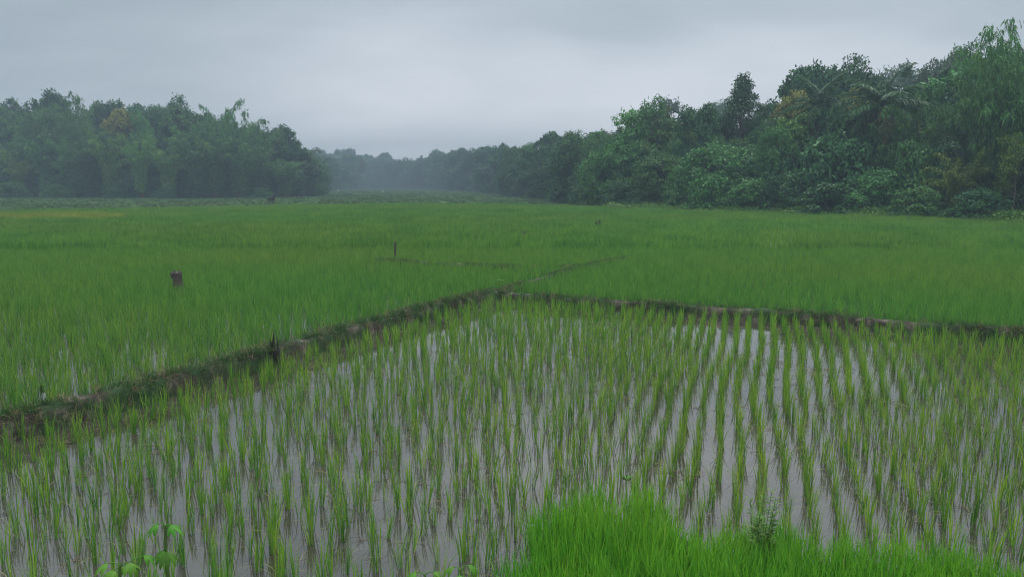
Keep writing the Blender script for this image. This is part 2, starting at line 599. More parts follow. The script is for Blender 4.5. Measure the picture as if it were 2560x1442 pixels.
def bund(name, pl, w, h, seed, taper=False, **props):
    P = resample(pl, 0.12)
    T = unit(np.gradient(P, axis=0)); Nn = np.stack([-T[:, 1], T[:, 0]], 1)
    prof_u = np.array([-1.25, -0.95, -0.8, -0.6, -0.3, 0, 0.3, 0.6, 0.8, 0.95, 1.25])
    prof_z = np.array([-0.25, 0.12, 0.5, 0.85, 1.0, 1.02, 1.0, 0.85, 0.5, 0.12, -0.25])
    V = []
    for i, (p, nn) in enumerate(zip(P, Nn)):
        tp = min(1.0, (len(P) - 1 - i) * .12 / 2.5) if taper else 1.0
        for j, (u, z) in enumerate(zip(prof_u, prof_z)):
            z = z * tp - (1 - tp) * .3
            q = p + nn * u * w / 2
            k1 = mnoise.noise(Vector((q[0] * 1.1, q[1] * 1.1, seed)))
            k2 = mnoise.noise(Vector((q[0] * 5, q[1] * 5, seed + 5)))
            k3 = mnoise.noise(Vector((q[0] * 14, q[1] * 14, seed + 9)))
            q = q + nn * (0.04 * k1 + 0.045 * k2) * (1 if abs(u) > .2 else .3)
            V.append((q[0], q[1], max(z * h * (1 + 0.14 * k1) + h * (0.14 * k2 + 0.13 * k3), -0.12)))
    n, m = len(P), len(prof_u)
    Fc = [(i * m + j, i * m + j + 1, (i + 1) * m + j + 1, (i + 1) * m + j) for i in range(n - 1) for j in range(m - 1)]
    mb = MB(); mb.add(V, Fc)
    return link(name, mb.mesh(name, True), M['mud'], kind='structure', **props)


bund('earth_bund', bundA, 0.39, 0.255, 1.0)
bund('earth_bund', bundB, 0.30, 0.20, 2.0)
bund('earth_bund', bundC, 0.26, 0.20, 3.0, True)
bund('earth_bund', bundD, 0.24, 0.22, 4.0, True)

# the bank the photographer stands on, and the mud under the nursery bed
bx_ = np.linspace(-24, 24, 97); by_ = np.linspace(-14, 4.9, 50)


def bank_z(X, Y):
    t = np.clip((Y - 2.3) / 2.3, 0, 1)
    return 0.78 * (1 - t * t * (3 - 2 * t)) - 0.05 + 0.03 * np.sin(X * 2.1) * np.sin(Y * 3.3 + X) - np.clip(Y - 4.5, 0, 1) * 0.3


link('near_bank', grid_mesh('near_bank', bx_, by_, bank_z), M['bank'], kind='structure')
sheet('nursery_mud', np.vstack([nur_edge + [.2, -.16], [[9, 4.1]], [[-.5, 4.1]]]), 0.012, M['mud'], kind='structure')

# wood edge: distance of the foot of the trees for a given photo column
FX = np.array([-700, -200, 0, 300, 560, 700, 790, 800, 880, 960, 1080, 1200, 1300, 1420, 1465, 1560, 1800, 2050, 2300, 2560, 2800, 3300])
FY = np.array([170, 158, 150, 136, 136, 146, 165, 270, 370, 430, 370, 235, 150, 112, 88, 80, 72, 66, 60, 54, 50, 42])


def front(px):
    return float(np.interp(px, FX, FY))


def colx(px, Y):
    return (px - CX) / F * Y / (math.cos(PITCH)) * math.cos(PITCH) if False else atY(px, 460, Y)[0]


# ------------------------------------------------------------------ rice
def blade(mb, base, az, lean, L, W, curve, tone, seg=3, mat=0):
    """one tapering, curving blade"""
    d = np.array([math.cos(az), math.sin(az), 0.0]); s = np.array([-d[1], d[0], 0.0])
    tw = rng.uniform(-0.9, 0.9)
    sd_ = s * math.cos(tw) + d * math.sin(tw)
    p = np.array(base, float); a = lean
    V, H = [], []
    for i in range(seg + 1):
        t = i / seg
        w = W * (0.55 + 0.6 * t) if t < 0.4 else W * (1 - ((t - 0.4) / 0.6) ** 1.6) * 0.95 + 0.0006
        V += [p - sd_ * w / 2, p + sd_ * w / 2]; H += [t, t]
        p = p + (d * math.sin(a) + np.array([0, 0, math.cos(a)])) * L / seg
        a += curve / seg
    mb.add(V, [(2 * i, 2 * i + 1, 2 * i + 3, 2 * i + 2) for i in range(seg)], tone, H, mat)


def rice_clump(name, n, hmin, hmax, spread=0.028, lean=0.22, W=0.009, seg=3, mat='rice', dry=True):
    mb = MB()
    for i in range(n):
        az = rng.uniform(0, 2 * np.pi); r = spread * math.sqrt(rng.uniform())
        ln = abs(rng.normal(0.0, lean)) * 0.8 + 0.02
        tone = float(np.clip(rng.beta(2.2, 2.0), 0, 0.92))
        blade(mb, (r * math.cos(az), r * math.sin(az), -0.03), az + rng.normal(0, .5), ln, rng.uniform(hmin, hmax), W * rng.uniform(.75, 1.2),
              abs(rng.normal(0, 0.17)) + (0.9 if rng.uniform() < .06 else 0), tone, seg)
    if dry:
        for i in range(rng.integers(0, 4)):
            az = rng.uniform(0, 2 * np.pi)
            blade(mb, (0, 0, rng.uniform(0.0, 0.08)), az, rng.uniform(.6, 1.3), rng.uniform(.10, .24), 0.004, rng.uniform(0.4, 1.4), 1.0, 3)
    me = mb.mesh(name); me.materials.append(M[mat])
    return me


CL = [rice_clump('rice_clump', int(rng.integers(10, 16)), 0.23, 0.39, 0.024, 0.085, .0082) for _ in range(20)]
CL += [rice_clump('rice_clump_thin', int(rng.integers(5, 9)), 0.20, 0.36, 0.016, 0.15, .008) for _ in range(8)]
CLD = [rice_clump('rice_clump_dense', int(rng.integers(16, 22)), 0.34, 0.52, 0.045, 0.30, 0.010, 3, 'ricefar', False) for _ in range(6)]


def rice_patch(name, na=6, nb=7, blades=12, W=0.015):
    mb = MB()
    for ia in range(na):
        for ib in range(nb):
            cx_, cy_ = (ia - na / 2 + .5) * .21 + rng.normal(0, .022), (ib - nb / 2 + .5) * .18 + rng.normal(0, .03)
            hs = rng.uniform(0.75, 1.15); tb = rng.normal(0, .2)
            for i in range(blades):
                az = rng.uniform(0, 2 * np.pi)
                blade(mb, (cx_ + rng.normal(0, .022), cy_ + rng.normal(0, .022), 0.05), az, abs(rng.normal(0, .17)), rng.uniform(.30, .5) * hs, W,
                      abs(rng.normal(0, .3)), float(np.clip(rng.beta(2.2, 2.2) + tb, 0, .92)), 2)
    me = mb.mesh(name); me.materials.append(M['ricefar'])
    return me


PATCH = [rice_patch('rice_patch') for _ in range(4)]
for _k in range(2):
    me_ = rice_patch('ripe_patch'); me_.materials.clear(); me_.materials.append(M['riceripe']); PATCH.append(me_)

ROW = R(19.5)      # rows run towards the right of straight ahead
rd = np.array([math.sin(ROW), math.cos(ROW)]); rs = np.array([math.cos(ROW), -math.sin(ROW)])


def row_grid(sp_across, sp_along, reach, jit):
    A = np.arange(-reach, reach, sp_across); B = np.arange(-reach, reach, sp_along)
    a, b = np.meshgrid(A, B)
    a = a + rng.normal(0, jit * 0.75, a.shape); b = b + rng.normal(0, jit * 1.2, b.shape)
    # rows drift a little, as planted by hand
    a = a + 0.10 * np.sin(b * 0.35 + 0.6 * a) + 0.05 * np.sin(b * 1.1)
    P = a.ravel()[:, None] * rs + b.ravel()[:, None] * rd
    return P


P = row_grid(0.210, 0.165, 26, 0.026)
P = P[(P[:, 1] > 4.2) & (np.abs(P[:, 0]) < 0.80 * P[:, 1] + 4)]
keep = in_poly(P, near_poly) & ~in_poly(P, nur_poly)
for b_ in (bundA, bundB): keep &= dist_to(P, b_) > 0.34
P = P[keep]
# more irregular planting on the left
lf = np.clip((1.2 - P[:, 0]) / 3.0, 0, 1)
P = P + rng.normal(0, 1, P.shape) * (0.055 * lf)[:, None]
P = P[rng.uniform(size=len(P)) > 0.05]
px, py, dep = proj(np.c_[P, np.full(len(P), 0.2)])
inside = (px > 10) & (px < 2550) & (py < 1436)
order = np.argsort(np.where(inside, dep, 1e9))
pick = order[:300]
nearm = np.zeros(len(P), bool); nearm[pick] = True


def clump_pick(n, thin=0.22):
    return np.where(rng.uniform(size=n) < thin, rng.integers(20, 28, n), rng.integers(0, 20, n))


v_all = clump_pick(len(P))
s_all = rng.uniform(0.70, 1.15, len(P))
for i in pick:
    o = bpy.data.objects.new('rice_plant', CL[v_all[i]])
    COL.objects.link(o)
    o.location = (P[i, 0], P[i, 1], 0.0)
    o.rotation_euler = (rng.normal(0, .065), rng.normal(0, .065), rng.uniform(0, 6.28))
    o.scale = (s_all[i],) * 3
    o['label'] = 'young clump of rice standing in the nearest rows of the flooded paddy'
    o['category'] = 'rice plant'
    o['group'] = 'nearest rice plants in the flooded paddy'

RP, RR, RS, RV = [], [], [], []


def push(P2, z, var, smin, smax, tilt=0.06, zr=1.0):
    n = len(P2)
    RP.append(np.c_[P2, np.full(n, z)])
    RR.append(np.c_[rng.normal(0, tilt, n), rng.normal(0, tilt, n), rng.uniform(0, 6.28, n)])
    s = rng.uniform(smin, smax, n)
    RS.append(np.c_[s, s, s * zr])
    RV.append(var)


rest = P[~nearm]
push(rest, 0.0, v_all[~nearm], 0.72, 1.15, 0.065)
# fields beyond the bunds: single hills out to 30 m
Q = row_grid(0.215, 0.17, 62, 0.03)
Q = Q[(Q[:, 1] > 3.6) & (Q[:, 1] < 30) & (np.abs(Q[:, 0]) < 0.80 * Q[:, 1] + 6)]
inl = in_poly(Q, left_poly); inr = in_poly(Q, right_poly)
inr = inr | ((Q[:, 1] > 22) & ~inl)
k = inl | inr
for b_ in (bundA, bundB): k &= dist_to(Q, b_) > 0.42
for b_ in (bundC, bundD): k &= dist_to(Q, b_) > 0.17
Q = Q[k]; inr = inr[k]
thin = (~inr) & (rng.uniform(size=len(Q)) < np.interp(Q[:, 1], [9, 15, 20], [.13, .10, 0]))
Q = Q[~thin]; inr = inr[~thin]
var = np.where(inr, 28 + rng.integers(0, 6, len(Q)), np.where(rng.uniform(size=len(Q)) < np.interp(Q[:, 1], [8, 12, 18], [.70, .40, .08]), rng.integers(0, 20, len(Q)), 28 + rng.integers(0, 6, len(Q))))
push(Q, 0.0, var, 0.72, .95)
# further out the hills close up
ga, gb = np.meshgrid(np.arange(-110, 110, 1.26), np.arange(-20, 125, 1.26))
G = ga.ravel()[:, None] * rs + gb.ravel()[:, None] * rd
G = G[(G[:, 1] > 29.3) & (G[:, 1] < 96)]
gx, gy, _ = proj(np.c_[G, np.zeros(len(G))])
lim = np.interp(gx, [-800, 0, 600, 680, 1000, 1470, 1560, 2050, 2560, 3300], [66, 68, 80, 86, 92, 84, 78, 63, 51, 40])
lim = lim - np.where(gx > 1540, 1.5, 0)
G = G[(G[:, 1] < lim) & (np.abs(G[:, 0]) < 0.78 * G[:, 1] + 3)]
k = (dist_to(G, bundD) > 0.72) & (dist_to(G, bundC) > 0.6)
G = G[k]
gx, gy, _ = proj(np.c_[G, np.full(len(G), .4)])
ripe = (gx < 330 - 6 * np.abs(gy - 537)) & (np.abs(gy - 537) < 6)
push(G, 0.0, np.where(ripe, 38 + rng.integers(0, 2, len(G)), 34 + rng.integers(0, 4, len(G))), 0.98, 1.04, 0.02)
RR[-1][:, 2] = -ROW + math.pi * rng.integers(0, 2, len(G)); RS[-1][:, 2] *= rng.uniform(.85, 1.12, len(G))
RP, RR, RS, RV = np.vstack(RP), np.vstack(RR), np.vstack(RS), np.concatenate(RV)
scatter('rice_field', RP, RR, RS, RV, CL + CLD + PATCH, kind='stuff',
        label='green rice standing in rows over the paddy fields', category='rice')


# nursery bed of bright seedlings
def nursery_patch(name, size=0.30, n=150):
    mb = MB()
    la, lm = rng.uniform(0, 6.28), rng.uniform(0, .16)
    for i in range(n):
        x, y = rng.uniform(-size / 2, size / 2, 2)
        az = rng.uniform(0, 6.28); ln = abs(rng.normal(0, .15))
        vx, vy = ln * math.cos(az) + lm * math.cos(la), ln * math.sin(az) + lm * math.sin(la)
        blade(mb, (x, y, 0), math.atan2(vy, vx), math.hypot(vx, vy), rng.uniform(.15, .33), 0.0068 * rng.uniform(.7, 1.4),
              abs(rng.normal(0, .4)) + (1.2 if rng.uniform() < .04 else 0), float(np.clip(rng.beta(2.2, 2), 0, 1)), 3)
    me = mb.mesh(name); me.materials.append(M['nursery'])
    return me


NP = [nursery_patch('nursery_patch') for _ in range(8)]
g = np.stack(np.meshgrid(np.arange(-2, 9, 0.19), np.arange(4.0, 8, 0.19)), -1).reshape(-1, 2)
g = g + rng.normal(0, .03, g.shape)
g = g[in_poly(g + 0.16 * np.c_[value2(g, 2.3, 5), value2(g, 2.3, 15)], nur_poly)]
g = g[(dist_to(g, nur_edge) > .28) | (rng.uniform(size=len(g)) < .72)]
hs = 1.0 + 0.30 * value2(g, 1.3, 3.0) + 0.18 * value2(g, 3.1, 8.0)
hs = hs + 0.26 * np.exp(-((g[:, 0] - 0.9) ** 2 / 0.7 + (g[:, 1] - 6.2) ** 2 / 0.6))
n = len(g)
scatter('nursery_grass', np.c_[g, np.full(n, 0.01)], np.c_[rng.normal(0, .04, n), rng.normal(0, .04, n), rng.uniform(0, 6.28, n)],
        np.c_[np.ones(n), np.ones(n), hs], rng.integers(0, 8, n), NP, kind='stuff',
        label='bright green bed of dense rice seedlings in front of the flooded paddy', category='seedlings')


# grass matted on the bunds
def tuft(name, n, lmin, lmax, W, matk, lean=0.8, spread=0.06):
    mb = MB()
    for i in range(n):
        az = rng.uniform(0, 6.28); r = spread * math.sqrt(rng.uniform())
        blade(mb, (r * math.cos(az), r * math.sin(az), -0.01), rng.uniform(0, 6.28), abs(rng.normal(0.2, lean)) * 0.8, rng.uniform(lmin, lmax), W,
              rng.uniform(0.2, 1.2), float(np.clip(rng.beta(2, 2), 0, 1)), 3)
    me = mb.mesh(name); me.materials.append(M[matk])
    return me


TF = [tuft('grass_tuft', 34, .035, .10, .005, 'bundgrass') for _ in range(4)] + [tuft('straw_tuft', 22, .05, .14, .004, 'straw', 1.1) for _ in range(2)]
TP, TV, TS = [], [], []
for pl, w, h, dens, sd_ in ((bundA, .44, .27, 62, 1.0), (bundB, .32, .22, 40, 2.0), (bundC, .26, .20, 50, 3.0), (bundD, .24, .22, 40, 4.0)):
    S = resample(pl, 0.02)
    T = unit(np.gradient(S, axis=0)); Nn = np.stack([-T[:, 1], T[:, 0]], 1)
    L = len(S) * 0.02
    m = int(L * dens * 2.2)
    ii = rng.integers(0, len(S), m); u = np.clip(rng.normal(0.0, 0.52, m), -1.0, 1.0)
    pp = S[ii] + Nn[ii] * (u * w / 2)[:, None]
    z = h * np.interp(np.abs(u), [0, .3, .6, .8, .95, 1.0], [1.02, 1.0, .85, .5, .15, .05])
    nv = value2(pp, 0.9, sd_ * 3)
    ok = rng.uniform(size=m) < np.clip(0.70 + 2.0 * nv, 0.06, 1.0)
    pp, z = pp[ok], z[ok]
    TP.append(np.c_[pp, z]); m = len(pp)
    TV.append(np.where(rng.uniform(size=m) < 0.16, rng.integers(4, 6, m), rng.integers(0, 4, m)))
    TS.append(rng.uniform(.6, 1.35, m))
TP, TV, TS = np.vstack(TP), np.concatenate(TV), np.concatenate(TS)
m = len(TP)
scatter('bund_grass', TP, np.c_[rng.normal(0, .3, m), rng.normal(0, .3, m), rng.uniform(0, 6.28, m)], np.c_[TS, TS, TS], TV, TF,
        kind='stuff', label='short dark grass and straw matted along the mud bunds', category='grass')


# straw and twigs floating in the near paddy
def bits(name):
    mb = MB()
    for i in range(rng.integers(2, 6)):
        p = np.r_[rng.normal(0, .05, 2), 0.004]
        az = rng.uniform(0, 6.28); l = rng.uniform(.05, .20)
        pts = [p, p + np.r_[math.cos(az), math.sin(az), rng.uniform(0, .2)] * l / 2,
               p + np.r_[math.cos(az + .4), math.sin(az + .4), rng.uniform(-.05, .15)] * l]
        tube(mb, pts, [.0022, .002, .0012], 4, rng.uniform(), False)
    me = mb.mesh(name); me.materials.append(M['straw'])
    return me


BT = [bits('straw_bits') for _ in range(5)]
B = np.c_[rng.uniform(-14, 14, 4200), rng.uniform(4.5, 19, 4200)]
B = B[in_poly(B, near_poly) & ~in_poly(B, nur_poly)]
B = B[rng.uniform(size=len(B)) < np.clip(0.40 + 1.3 * value2(B, .6, 2.2), 0.05, 1)]
m = len(B)
scatter('floating_straw', np.c_[B, np.full(m, 0.002)], np.c_[np.zeros(m), np.zeros(m), rng.uniform(0, 6.28, m)],
        np.c_[(rng.uniform(.6, 1.3, m),) * 3].T if False else np.repeat(rng.uniform(.6, 1.3, m)[:, None], 3, 1), rng.integers(0, 5, m), BT,
        kind='stuff', label='bits of dry straw floating on the flooded paddy', category='straw')


# rough pasture beyond the rice
def pasture_patch(name, size=3.0, n=420):
    mb = MB()
    for i in range(n):
        x, y = rng.uniform(-size / 2, size / 2, 2)
        blade(mb, (x, y, -0.05), rng.uniform(0, 6.28), abs(rng.normal(.2, .5)), rng.uniform(.10, .32), 0.05, rng.uniform(0, 1),
              float(np.clip(rng.beta(1.6, 1.8), 0, 1)), 2)
    for i in range(rng.integers(2, 7)):   # dark broad-leaved weeds
        c = np.r_[rng.uniform(-size / 2, size / 2, 2), 0.05]
        q = 26
        Dn = rng.normal(size=(q, 3)); Dn[:, 2] = np.abs(Dn[:, 2]) + .2
        add_leaves(mb, c + rng.normal(0, .10, (q, 3)) * [1, 1, .4], Dn, .22, .14, rng.uniform(0, .25, q))
    me = mb.mesh(name); me.materials.append(M['pasture'])
    return me


PP = [pasture_patch('pasture_patch') for _ in range(4)]
gx_ = np.stack(np.meshgrid(np.arange(-190, 150, 2.9), np.arange(60, 450, 2.9)), -1).reshape(-1, 2)
gx_ = gx_ + rng.normal(0, .6, gx_.shape)
qx, qy, _ = proj(np.c_[gx_, np.zeros(len(gx_))])
lim = np.interp(qx, [-800, 0, 600, 680, 1000, 1470, 1560, 2050, 2560, 3300], [66, 68, 80, 86, 92, 84, 78, 63, 51, 40])
fr = np.interp(qx, FX, FY)
cowp = at(679, 511, 0.02)[:2]
gx_ = gx_[((np.abs(gx_[:, 0] - cowp[0]) > 1.7) | (gx_[:, 1] > cowp[1] + .5) | (gx_[:, 1] < cowp[1] - 4)) & (gx_[:, 1] > lim) & (gx_[:, 1] < fr + 6) & (np.abs(gx_[:, 0]) < .75 * gx_[:, 1] + 6)]
m = len(gx_)
scatter('pasture_grass', np.c_[gx_, gz(gx_[:, 0], gx_[:, 1])], np.c_[np.zeros(m), np.zeros(m), rng.uniform(0, 6.28, m)],
        np.repeat(rng.uniform(.75, 1.35, m)[:, None], 3, 1), rng.integers(0, 4, m), PP, kind='stuff',
        label='rough weedy pasture between the rice and the woods', category='grass')


# ------------------------------------------------------------------ tree prototypes
def crown_from_lobes(name, lobes, per_m2, leafL, leafW, sig, lpc, droop=0.2, up_bias=0.25):
    """lobes: (center, radii); leaf clusters over each lobe's shell, leaves scattered in each cluster"""
    mb = MB()
    for c, r in lobes:
        area = 4 * np.pi * np.mean(r) ** 2
        m = max(6, int(area * per_m2))
        d = unit(rng.normal(size=(m, 3)) + np.array([0, 0, up_bias]))
        cc = np.asarray(c) + d * np.asarray(r) * rng.uniform(0.72, 1.08, m)[:, None]
        idx = np.repeat(np.arange(m), lpc)
        Pn = cc[idx] + rng.normal(0, sig, (m * lpc, 3)) * [1, 1, .7]
        Nf = unit(d[idx] * .75 + rng.normal(0, .38, (m * lpc, 3)) + np.array([0, 0, .35]))
        Dn = d[idx] * 0.25 + rng.normal(0, .7, (m * lpc, 3)) - np.array([0, 0, droop + .25])
        tl = np.clip(rng.beta(2, 2.2, m)[idx] * .7 + rng.uniform(0, .35, m * lpc), 0, 1)
        add_leaves(mb, Pn, Dn, leafL * rng.uniform(.7, 1.25, m * lpc), leafW * rng.uniform(.7, 1.2, m * lpc), tl, face=Nf)
    return mb.mesh(name)


def limbs(name, lobes, H0, r0, wob=0.25, z_split=0.35):
    mb = MB()
    top = max(c[2] for c, r in lobes)
    ts = np.linspace(0, 1, 7)
    tr = np.stack([wob * np.sin(ts * 3 + 1) * ts, wob * np.cos(ts * 2.3) * ts, ts * top * .85 - 0.3], 1)
    tube(mb, tr, r0 * (1 - .75 * ts), 8)
    for c, r in lobes:
        t0 = np.clip(rng.uniform(z_split, .85), 0, min(.85, max(.15, (c[2] - .5) / top)))
        p0 = np.array([np.interp(t0, ts, tr[:, k]) for k in range(3)])
        c = np.asarray(c)
        mid = (p0 + c) / 2 + rng.normal(0, .15, 3) + [0, 0, .15]
        tube(mb, [p0, mid, c], [r0 * .38 * (1 - .5 * t0), r0 * .25, r0 * .08], 5, cap=False)
    return mb.mesh(name, True)


PROTO = {}
rng = np.random.default_rng(SEED_WOOD)


def measure(me_list):
    V = []
    for me in me_list:
        a = np.empty(len(me.vertices) * 3, np.float32); me.vertices.foreach_get('co', a); V.append(a.reshape(-1, 3))
    V = np.vstack(V)
    w = max(np.percentile(V[:, 0], 99) - np.percentile(V[:, 0], 1), np.percentile(V[:, 1], 99) - np.percentile(V[:, 1], 1))
    return float(np.percentile(V[:, 2], 99.7)), float(w)


def reg(kind, parts, tw=None):
    h, w = measure([p[1] for p in parts])
    PROTO.setdefault(kind, []).append((parts, h, w))


def lobes_ball(K, cz, rx, rz, rl, jit=.15, flat=0.8, core=True):
    out = []
    for i in range(K):
        d = unit(rng.normal(size=3) + np.array([0, 0, .25]))
        rad = rng.uniform(.55, 1.0)
        c = d * [rx, rx, rz] * rad + [0, 0, cz]
        r = rl * rng.uniform(.7, 1.3)
        out.append((c, np.array([r, r, r * flat])))
    if core: out.append((np.array([0, 0, cz - rz * .1]), np.array([rx * .6, rx * .6, rz * .6])))
    return out


for s in range(4):      # broad leafy trees
    lb = lobes_ball(20, 6.6, 2.6, 2.7, 1.15)
    reg('broad', [('trunk', limbs('broad_trunk', lb, 10, .22)), ('crown', crown_from_lobes('broad_crown', lb, 2.1, .40, .24, .19, 15))])
for s in range(2):      # dense dome with finer leaves
    lb = lobes_ball(26, 6.2, 3.6, 2.3, 1.1)
    reg('dome', [('trunk', limbs('dome_trunk', lb, 10, .28)), ('crown', crown_from_lobes('dome_crown', lb, 2.4, .28, .15, .20, 17))])
for s in range(3):      # airy trees, sky shows between the boughs
    lb = lobes_ball(13, 6.8, 2.2, 2.9, .72, core=False)
    reg('airy', [('trunk', limbs('airy_trunk', lb, 10, .16, .35)), ('crown', crown_from_lobes('airy_crown', lb, 2.6, .32, .18, .22, 12))])


def cone_lobes():
    out = []
    for z, rr, k in ((13.5, .1, 2), (12.7, .55, 4), (11.8, 1.1, 6), (10.8, 1.75, 7), (9.8, 2.35, 8), (8.9, 2.25, 6), (8.1, 1.5, 3), (7.4, .8, 1)):
        a0 = rng.uniform(0, 6.28)
        for i in range(k):
            a = a0 + i * 6.28 / k + rng.normal(0, .25)
            r = rng.uniform(.5, .72)
            out.append((np.array([rr * math.cos(a), rr * math.sin(a), z + rng.normal(0, .3)]), np.array([r * 1.1, r * 1.1, r])))
    return out


lb = cone_lobes()
reg('cone', [('trunk', limbs('cone_trunk', lb, 14, .2, .1, .4)), ('crown', crown_from_lobes('cone_crown', lb, 3.0, .30, .17, .18, 12))])

for s in range(3):      # shrubs and vine-covered mounds, leafy to the ground
    lb = []
    for i in range(18):
        a = rng.uniform(0, 6.28); q = rng.uniform(.1, 1) ** .7
        z = (1 - q * q) * 2.6 + rng.uniform(.3, .9)
        r = rng.uniform(.55, 1.0)
        lb.append((np.array([2.0 * q * math.cos(a), 2.0 * q * math.sin(a), z]), np.array([r, r, r * .9])))
    lb += [(np.array([1.5 * math.cos(a), 1.5 * math.sin(a), .5]), np.array([.9, .9, .7])) for a in np.arange(0, 6.2, .9)]
    reg('bush', [('stems', limbs('bush_stems', lb[:10], 3, .07, .2, .1)), ('foliage', crown_from_lobes('bush_foliage', lb, 3.8, .23, .14, .16, 15))])
    if s < 2:
        reg('bigleaf', [('stems', limbs('bigleaf_stems', lb[:10], 3, .07, .2, .1)), ('foliage', crown_from_lobes('bigleaf_foliage', lb, 3.2, .28, .18, .18, 12, .5))])
for s in range(3):      # draped with creepers: hanging curtains
    lb = []
    for i in range(16):
        a = rng.uniform(0, 6.28); q = rng.uniform(.1, 1) ** .6
        z = (1 - q ** 2.2) * 2.4 + 2.6 + rng.normal(0, .2)
        lb.append((np.array([2.1 * q * math.cos(a), 2.1 * q * math.sin(a), z]), np.array([.75, .75, .65]) * rng.uniform(.8, 1.25)))
    for i in range(12):
        a = i * .52 + rng.normal(0, .1); q = rng.uniform(1.4, 2.2)
        lb.append((np.array([q * math.cos(a), q * math.sin(a), rng.uniform(.8, 2.4)]), np.array([.55, .55, 1.2])))
    reg('vine', [('trunk', limbs('vine_trunk', lb[:12], 5, .14, .2, .2)), ('foliage', crown_from_lobes('vine_foliage', lb, 4.0, .21, .13, .15, 15, .7))])


def bamboo(name, nc, Hh, arch, seed, lv=1.0):
    mb = MB(); cu = MB()
    for i in range(nc):
        az = rng.uniform(0, 6.28); r0 = rng.uniform(0, .55)
        Hc = Hh * rng.uniform(.62, 1.0)
        lean0 = rng.uniform(.0, .16); bend = arch * rng.uniform(.5, 1.25)
        p = np.array([r0 * math.cos(az), r0 * math.sin(az), -.1]); a = lean0
        pts = [p.copy()]; N = 16
        d = np.array([math.cos(az), math.sin(az), 0])
        for k_ in range(N):
            t = (k_ + 1) / N
            a = lean0 + bend * t ** 3.0
            p = p + (d * math.sin(a) + np.array([0, 0, math.cos(a)])) * Hc / N
            pts.append(p.copy())
        pts = np.array(pts)
        tube(cu, pts, np.linspace(.05, .008, N + 1), 4, cap=False)
        ct = rng.beta(2, 2)
        for t in np.linspace(.22, 1.0, int(26 * lv)):
            q = np.array([np.interp(t * N, np.arange(N + 1), pts[:, c]) for c in range(3)])
            for b in range(3):
                ba = rng.uniform(0, 6.28); bl = rng.uniform(.35, 1.15) * (1.15 - .55 * t)
                bd = np.array([math.cos(ba), math.sin(ba), rng.uniform(-.35, .35)])
                m = 6
                tt = rng.uniform(.2, 1, m)
                Pn = q + bd * bl * tt[:, None] - np.array([0, 0, 1]) * (bl * .45 * tt[:, None] ** 2) + rng.normal(0, .06, (m, 3))
                Dn = bd * .6 + rng.normal(0, .45, (m, 3)) - np.array([0, 0, .75])
                add_leaves(mb, Pn, Dn, rng.uniform(.26, .46, m), .10, np.clip(ct * .6 + rng.uniform(0, .45, m), 0, 1), face=unit(bd * .5 + [0, 0, .8] + rng.normal(0, .35, (m, 3))))
    return [('culms', cu.mesh(name + '_culms', True)), ('foliage', mb.mesh(name + '_foliage'))]


for s in range(4): reg('bamboo', bamboo('bamboo', 24, 11, 1.55, s))
for s in range(3): reg('plume', bamboo('plume', 11, 12, 1.75, s, 1.1))


def palm(name, Ht, nf, Lf, trunk_r, up=1.0, stiff=1.0):
    tk = MB(); fr = MB()
    ts = np.linspace(0, 1, 9)
    tp = np.stack([.5 * ts ** 2, .15 * np.sin(ts * 3), ts * Ht - .2], 1)
    tube(tk, tp, trunk_r * (1.25 - .45 * ts), 8)
    top = tp[-1]
    fronds = []
    for i in range(nf):
        az = i * 2.399 + rng.normal(0, .2)
        el = R(78) * up - (i / nf) * R(125) + rng.normal(0, .08)
        d = np.array([math.cos(az), math.sin(az), 0])
        p = top.copy(); a = el; pts = [p.copy()]; N = 12
        L = Lf * rng.uniform(.8, 1.05)
        for k_ in range(N):
            p = p + (d * math.cos(a) + np.array([0, 0, math.sin(a)])) * L / N
            a -= (0.085 + .05 * k_ / N) * stiff
            a = max(a, -1.45)
            pts.append(p.copy())
        pts = np.array(pts)
        f = MB()
        tone = float(rng.uniform(.1, .6)) if i < nf - 3 else .97
        tube(f, pts, np.linspace(.05, .012, N + 1), 4, tone, False)
        s_ = np.array([-d[1], d[0], 0])
        m = 58
        tt = np.linspace(.12, 1, m)
        Q_ = np.stack([np.interp(tt * N, np.arange(N + 1), pts[:, c]) for c in range(3)], 1)
        Tn = unit(np.stack([np.interp(tt * N, np.arange(N + 1), np.gradient(pts[:, c])) for c in range(3)], 1))
        for sg in (-1, 1):
            D_ = s_ * sg * .75 + Tn * .55 - np.array([0, 0, .55]) + rng.normal(0, .08, (m, 3))
            ll = Lf * .235 * np.sin(np.clip(tt * 1.1, 0, 1) * 2.6 + .35) + .12
            add_leaves(f, Q_, D_, ll, .10, np.clip(tone + rng.normal(0, .06, m), 0, 1), .05)
        fronds.append(f)
    return tk, fronds


for (nm, Ht, nf, Lf, tr, up, st) in (('coconut', 9, 22, 4.2, .17, 1.0, 1.0), ('coconut', 9, 20, 4.2, .17, 1.05, 1.1), ('areca', 9, 11, 2.0, .09, .9, 1.2)):
    tk, fr = palm(nm, Ht, nf, Lf, tr, up, st)
    parts = [('trunk', tk.mesh(nm + '_trunk', True))] + [('frond', f.mesh(nm + '_frond')) for f in fr]
    reg(nm, parts)

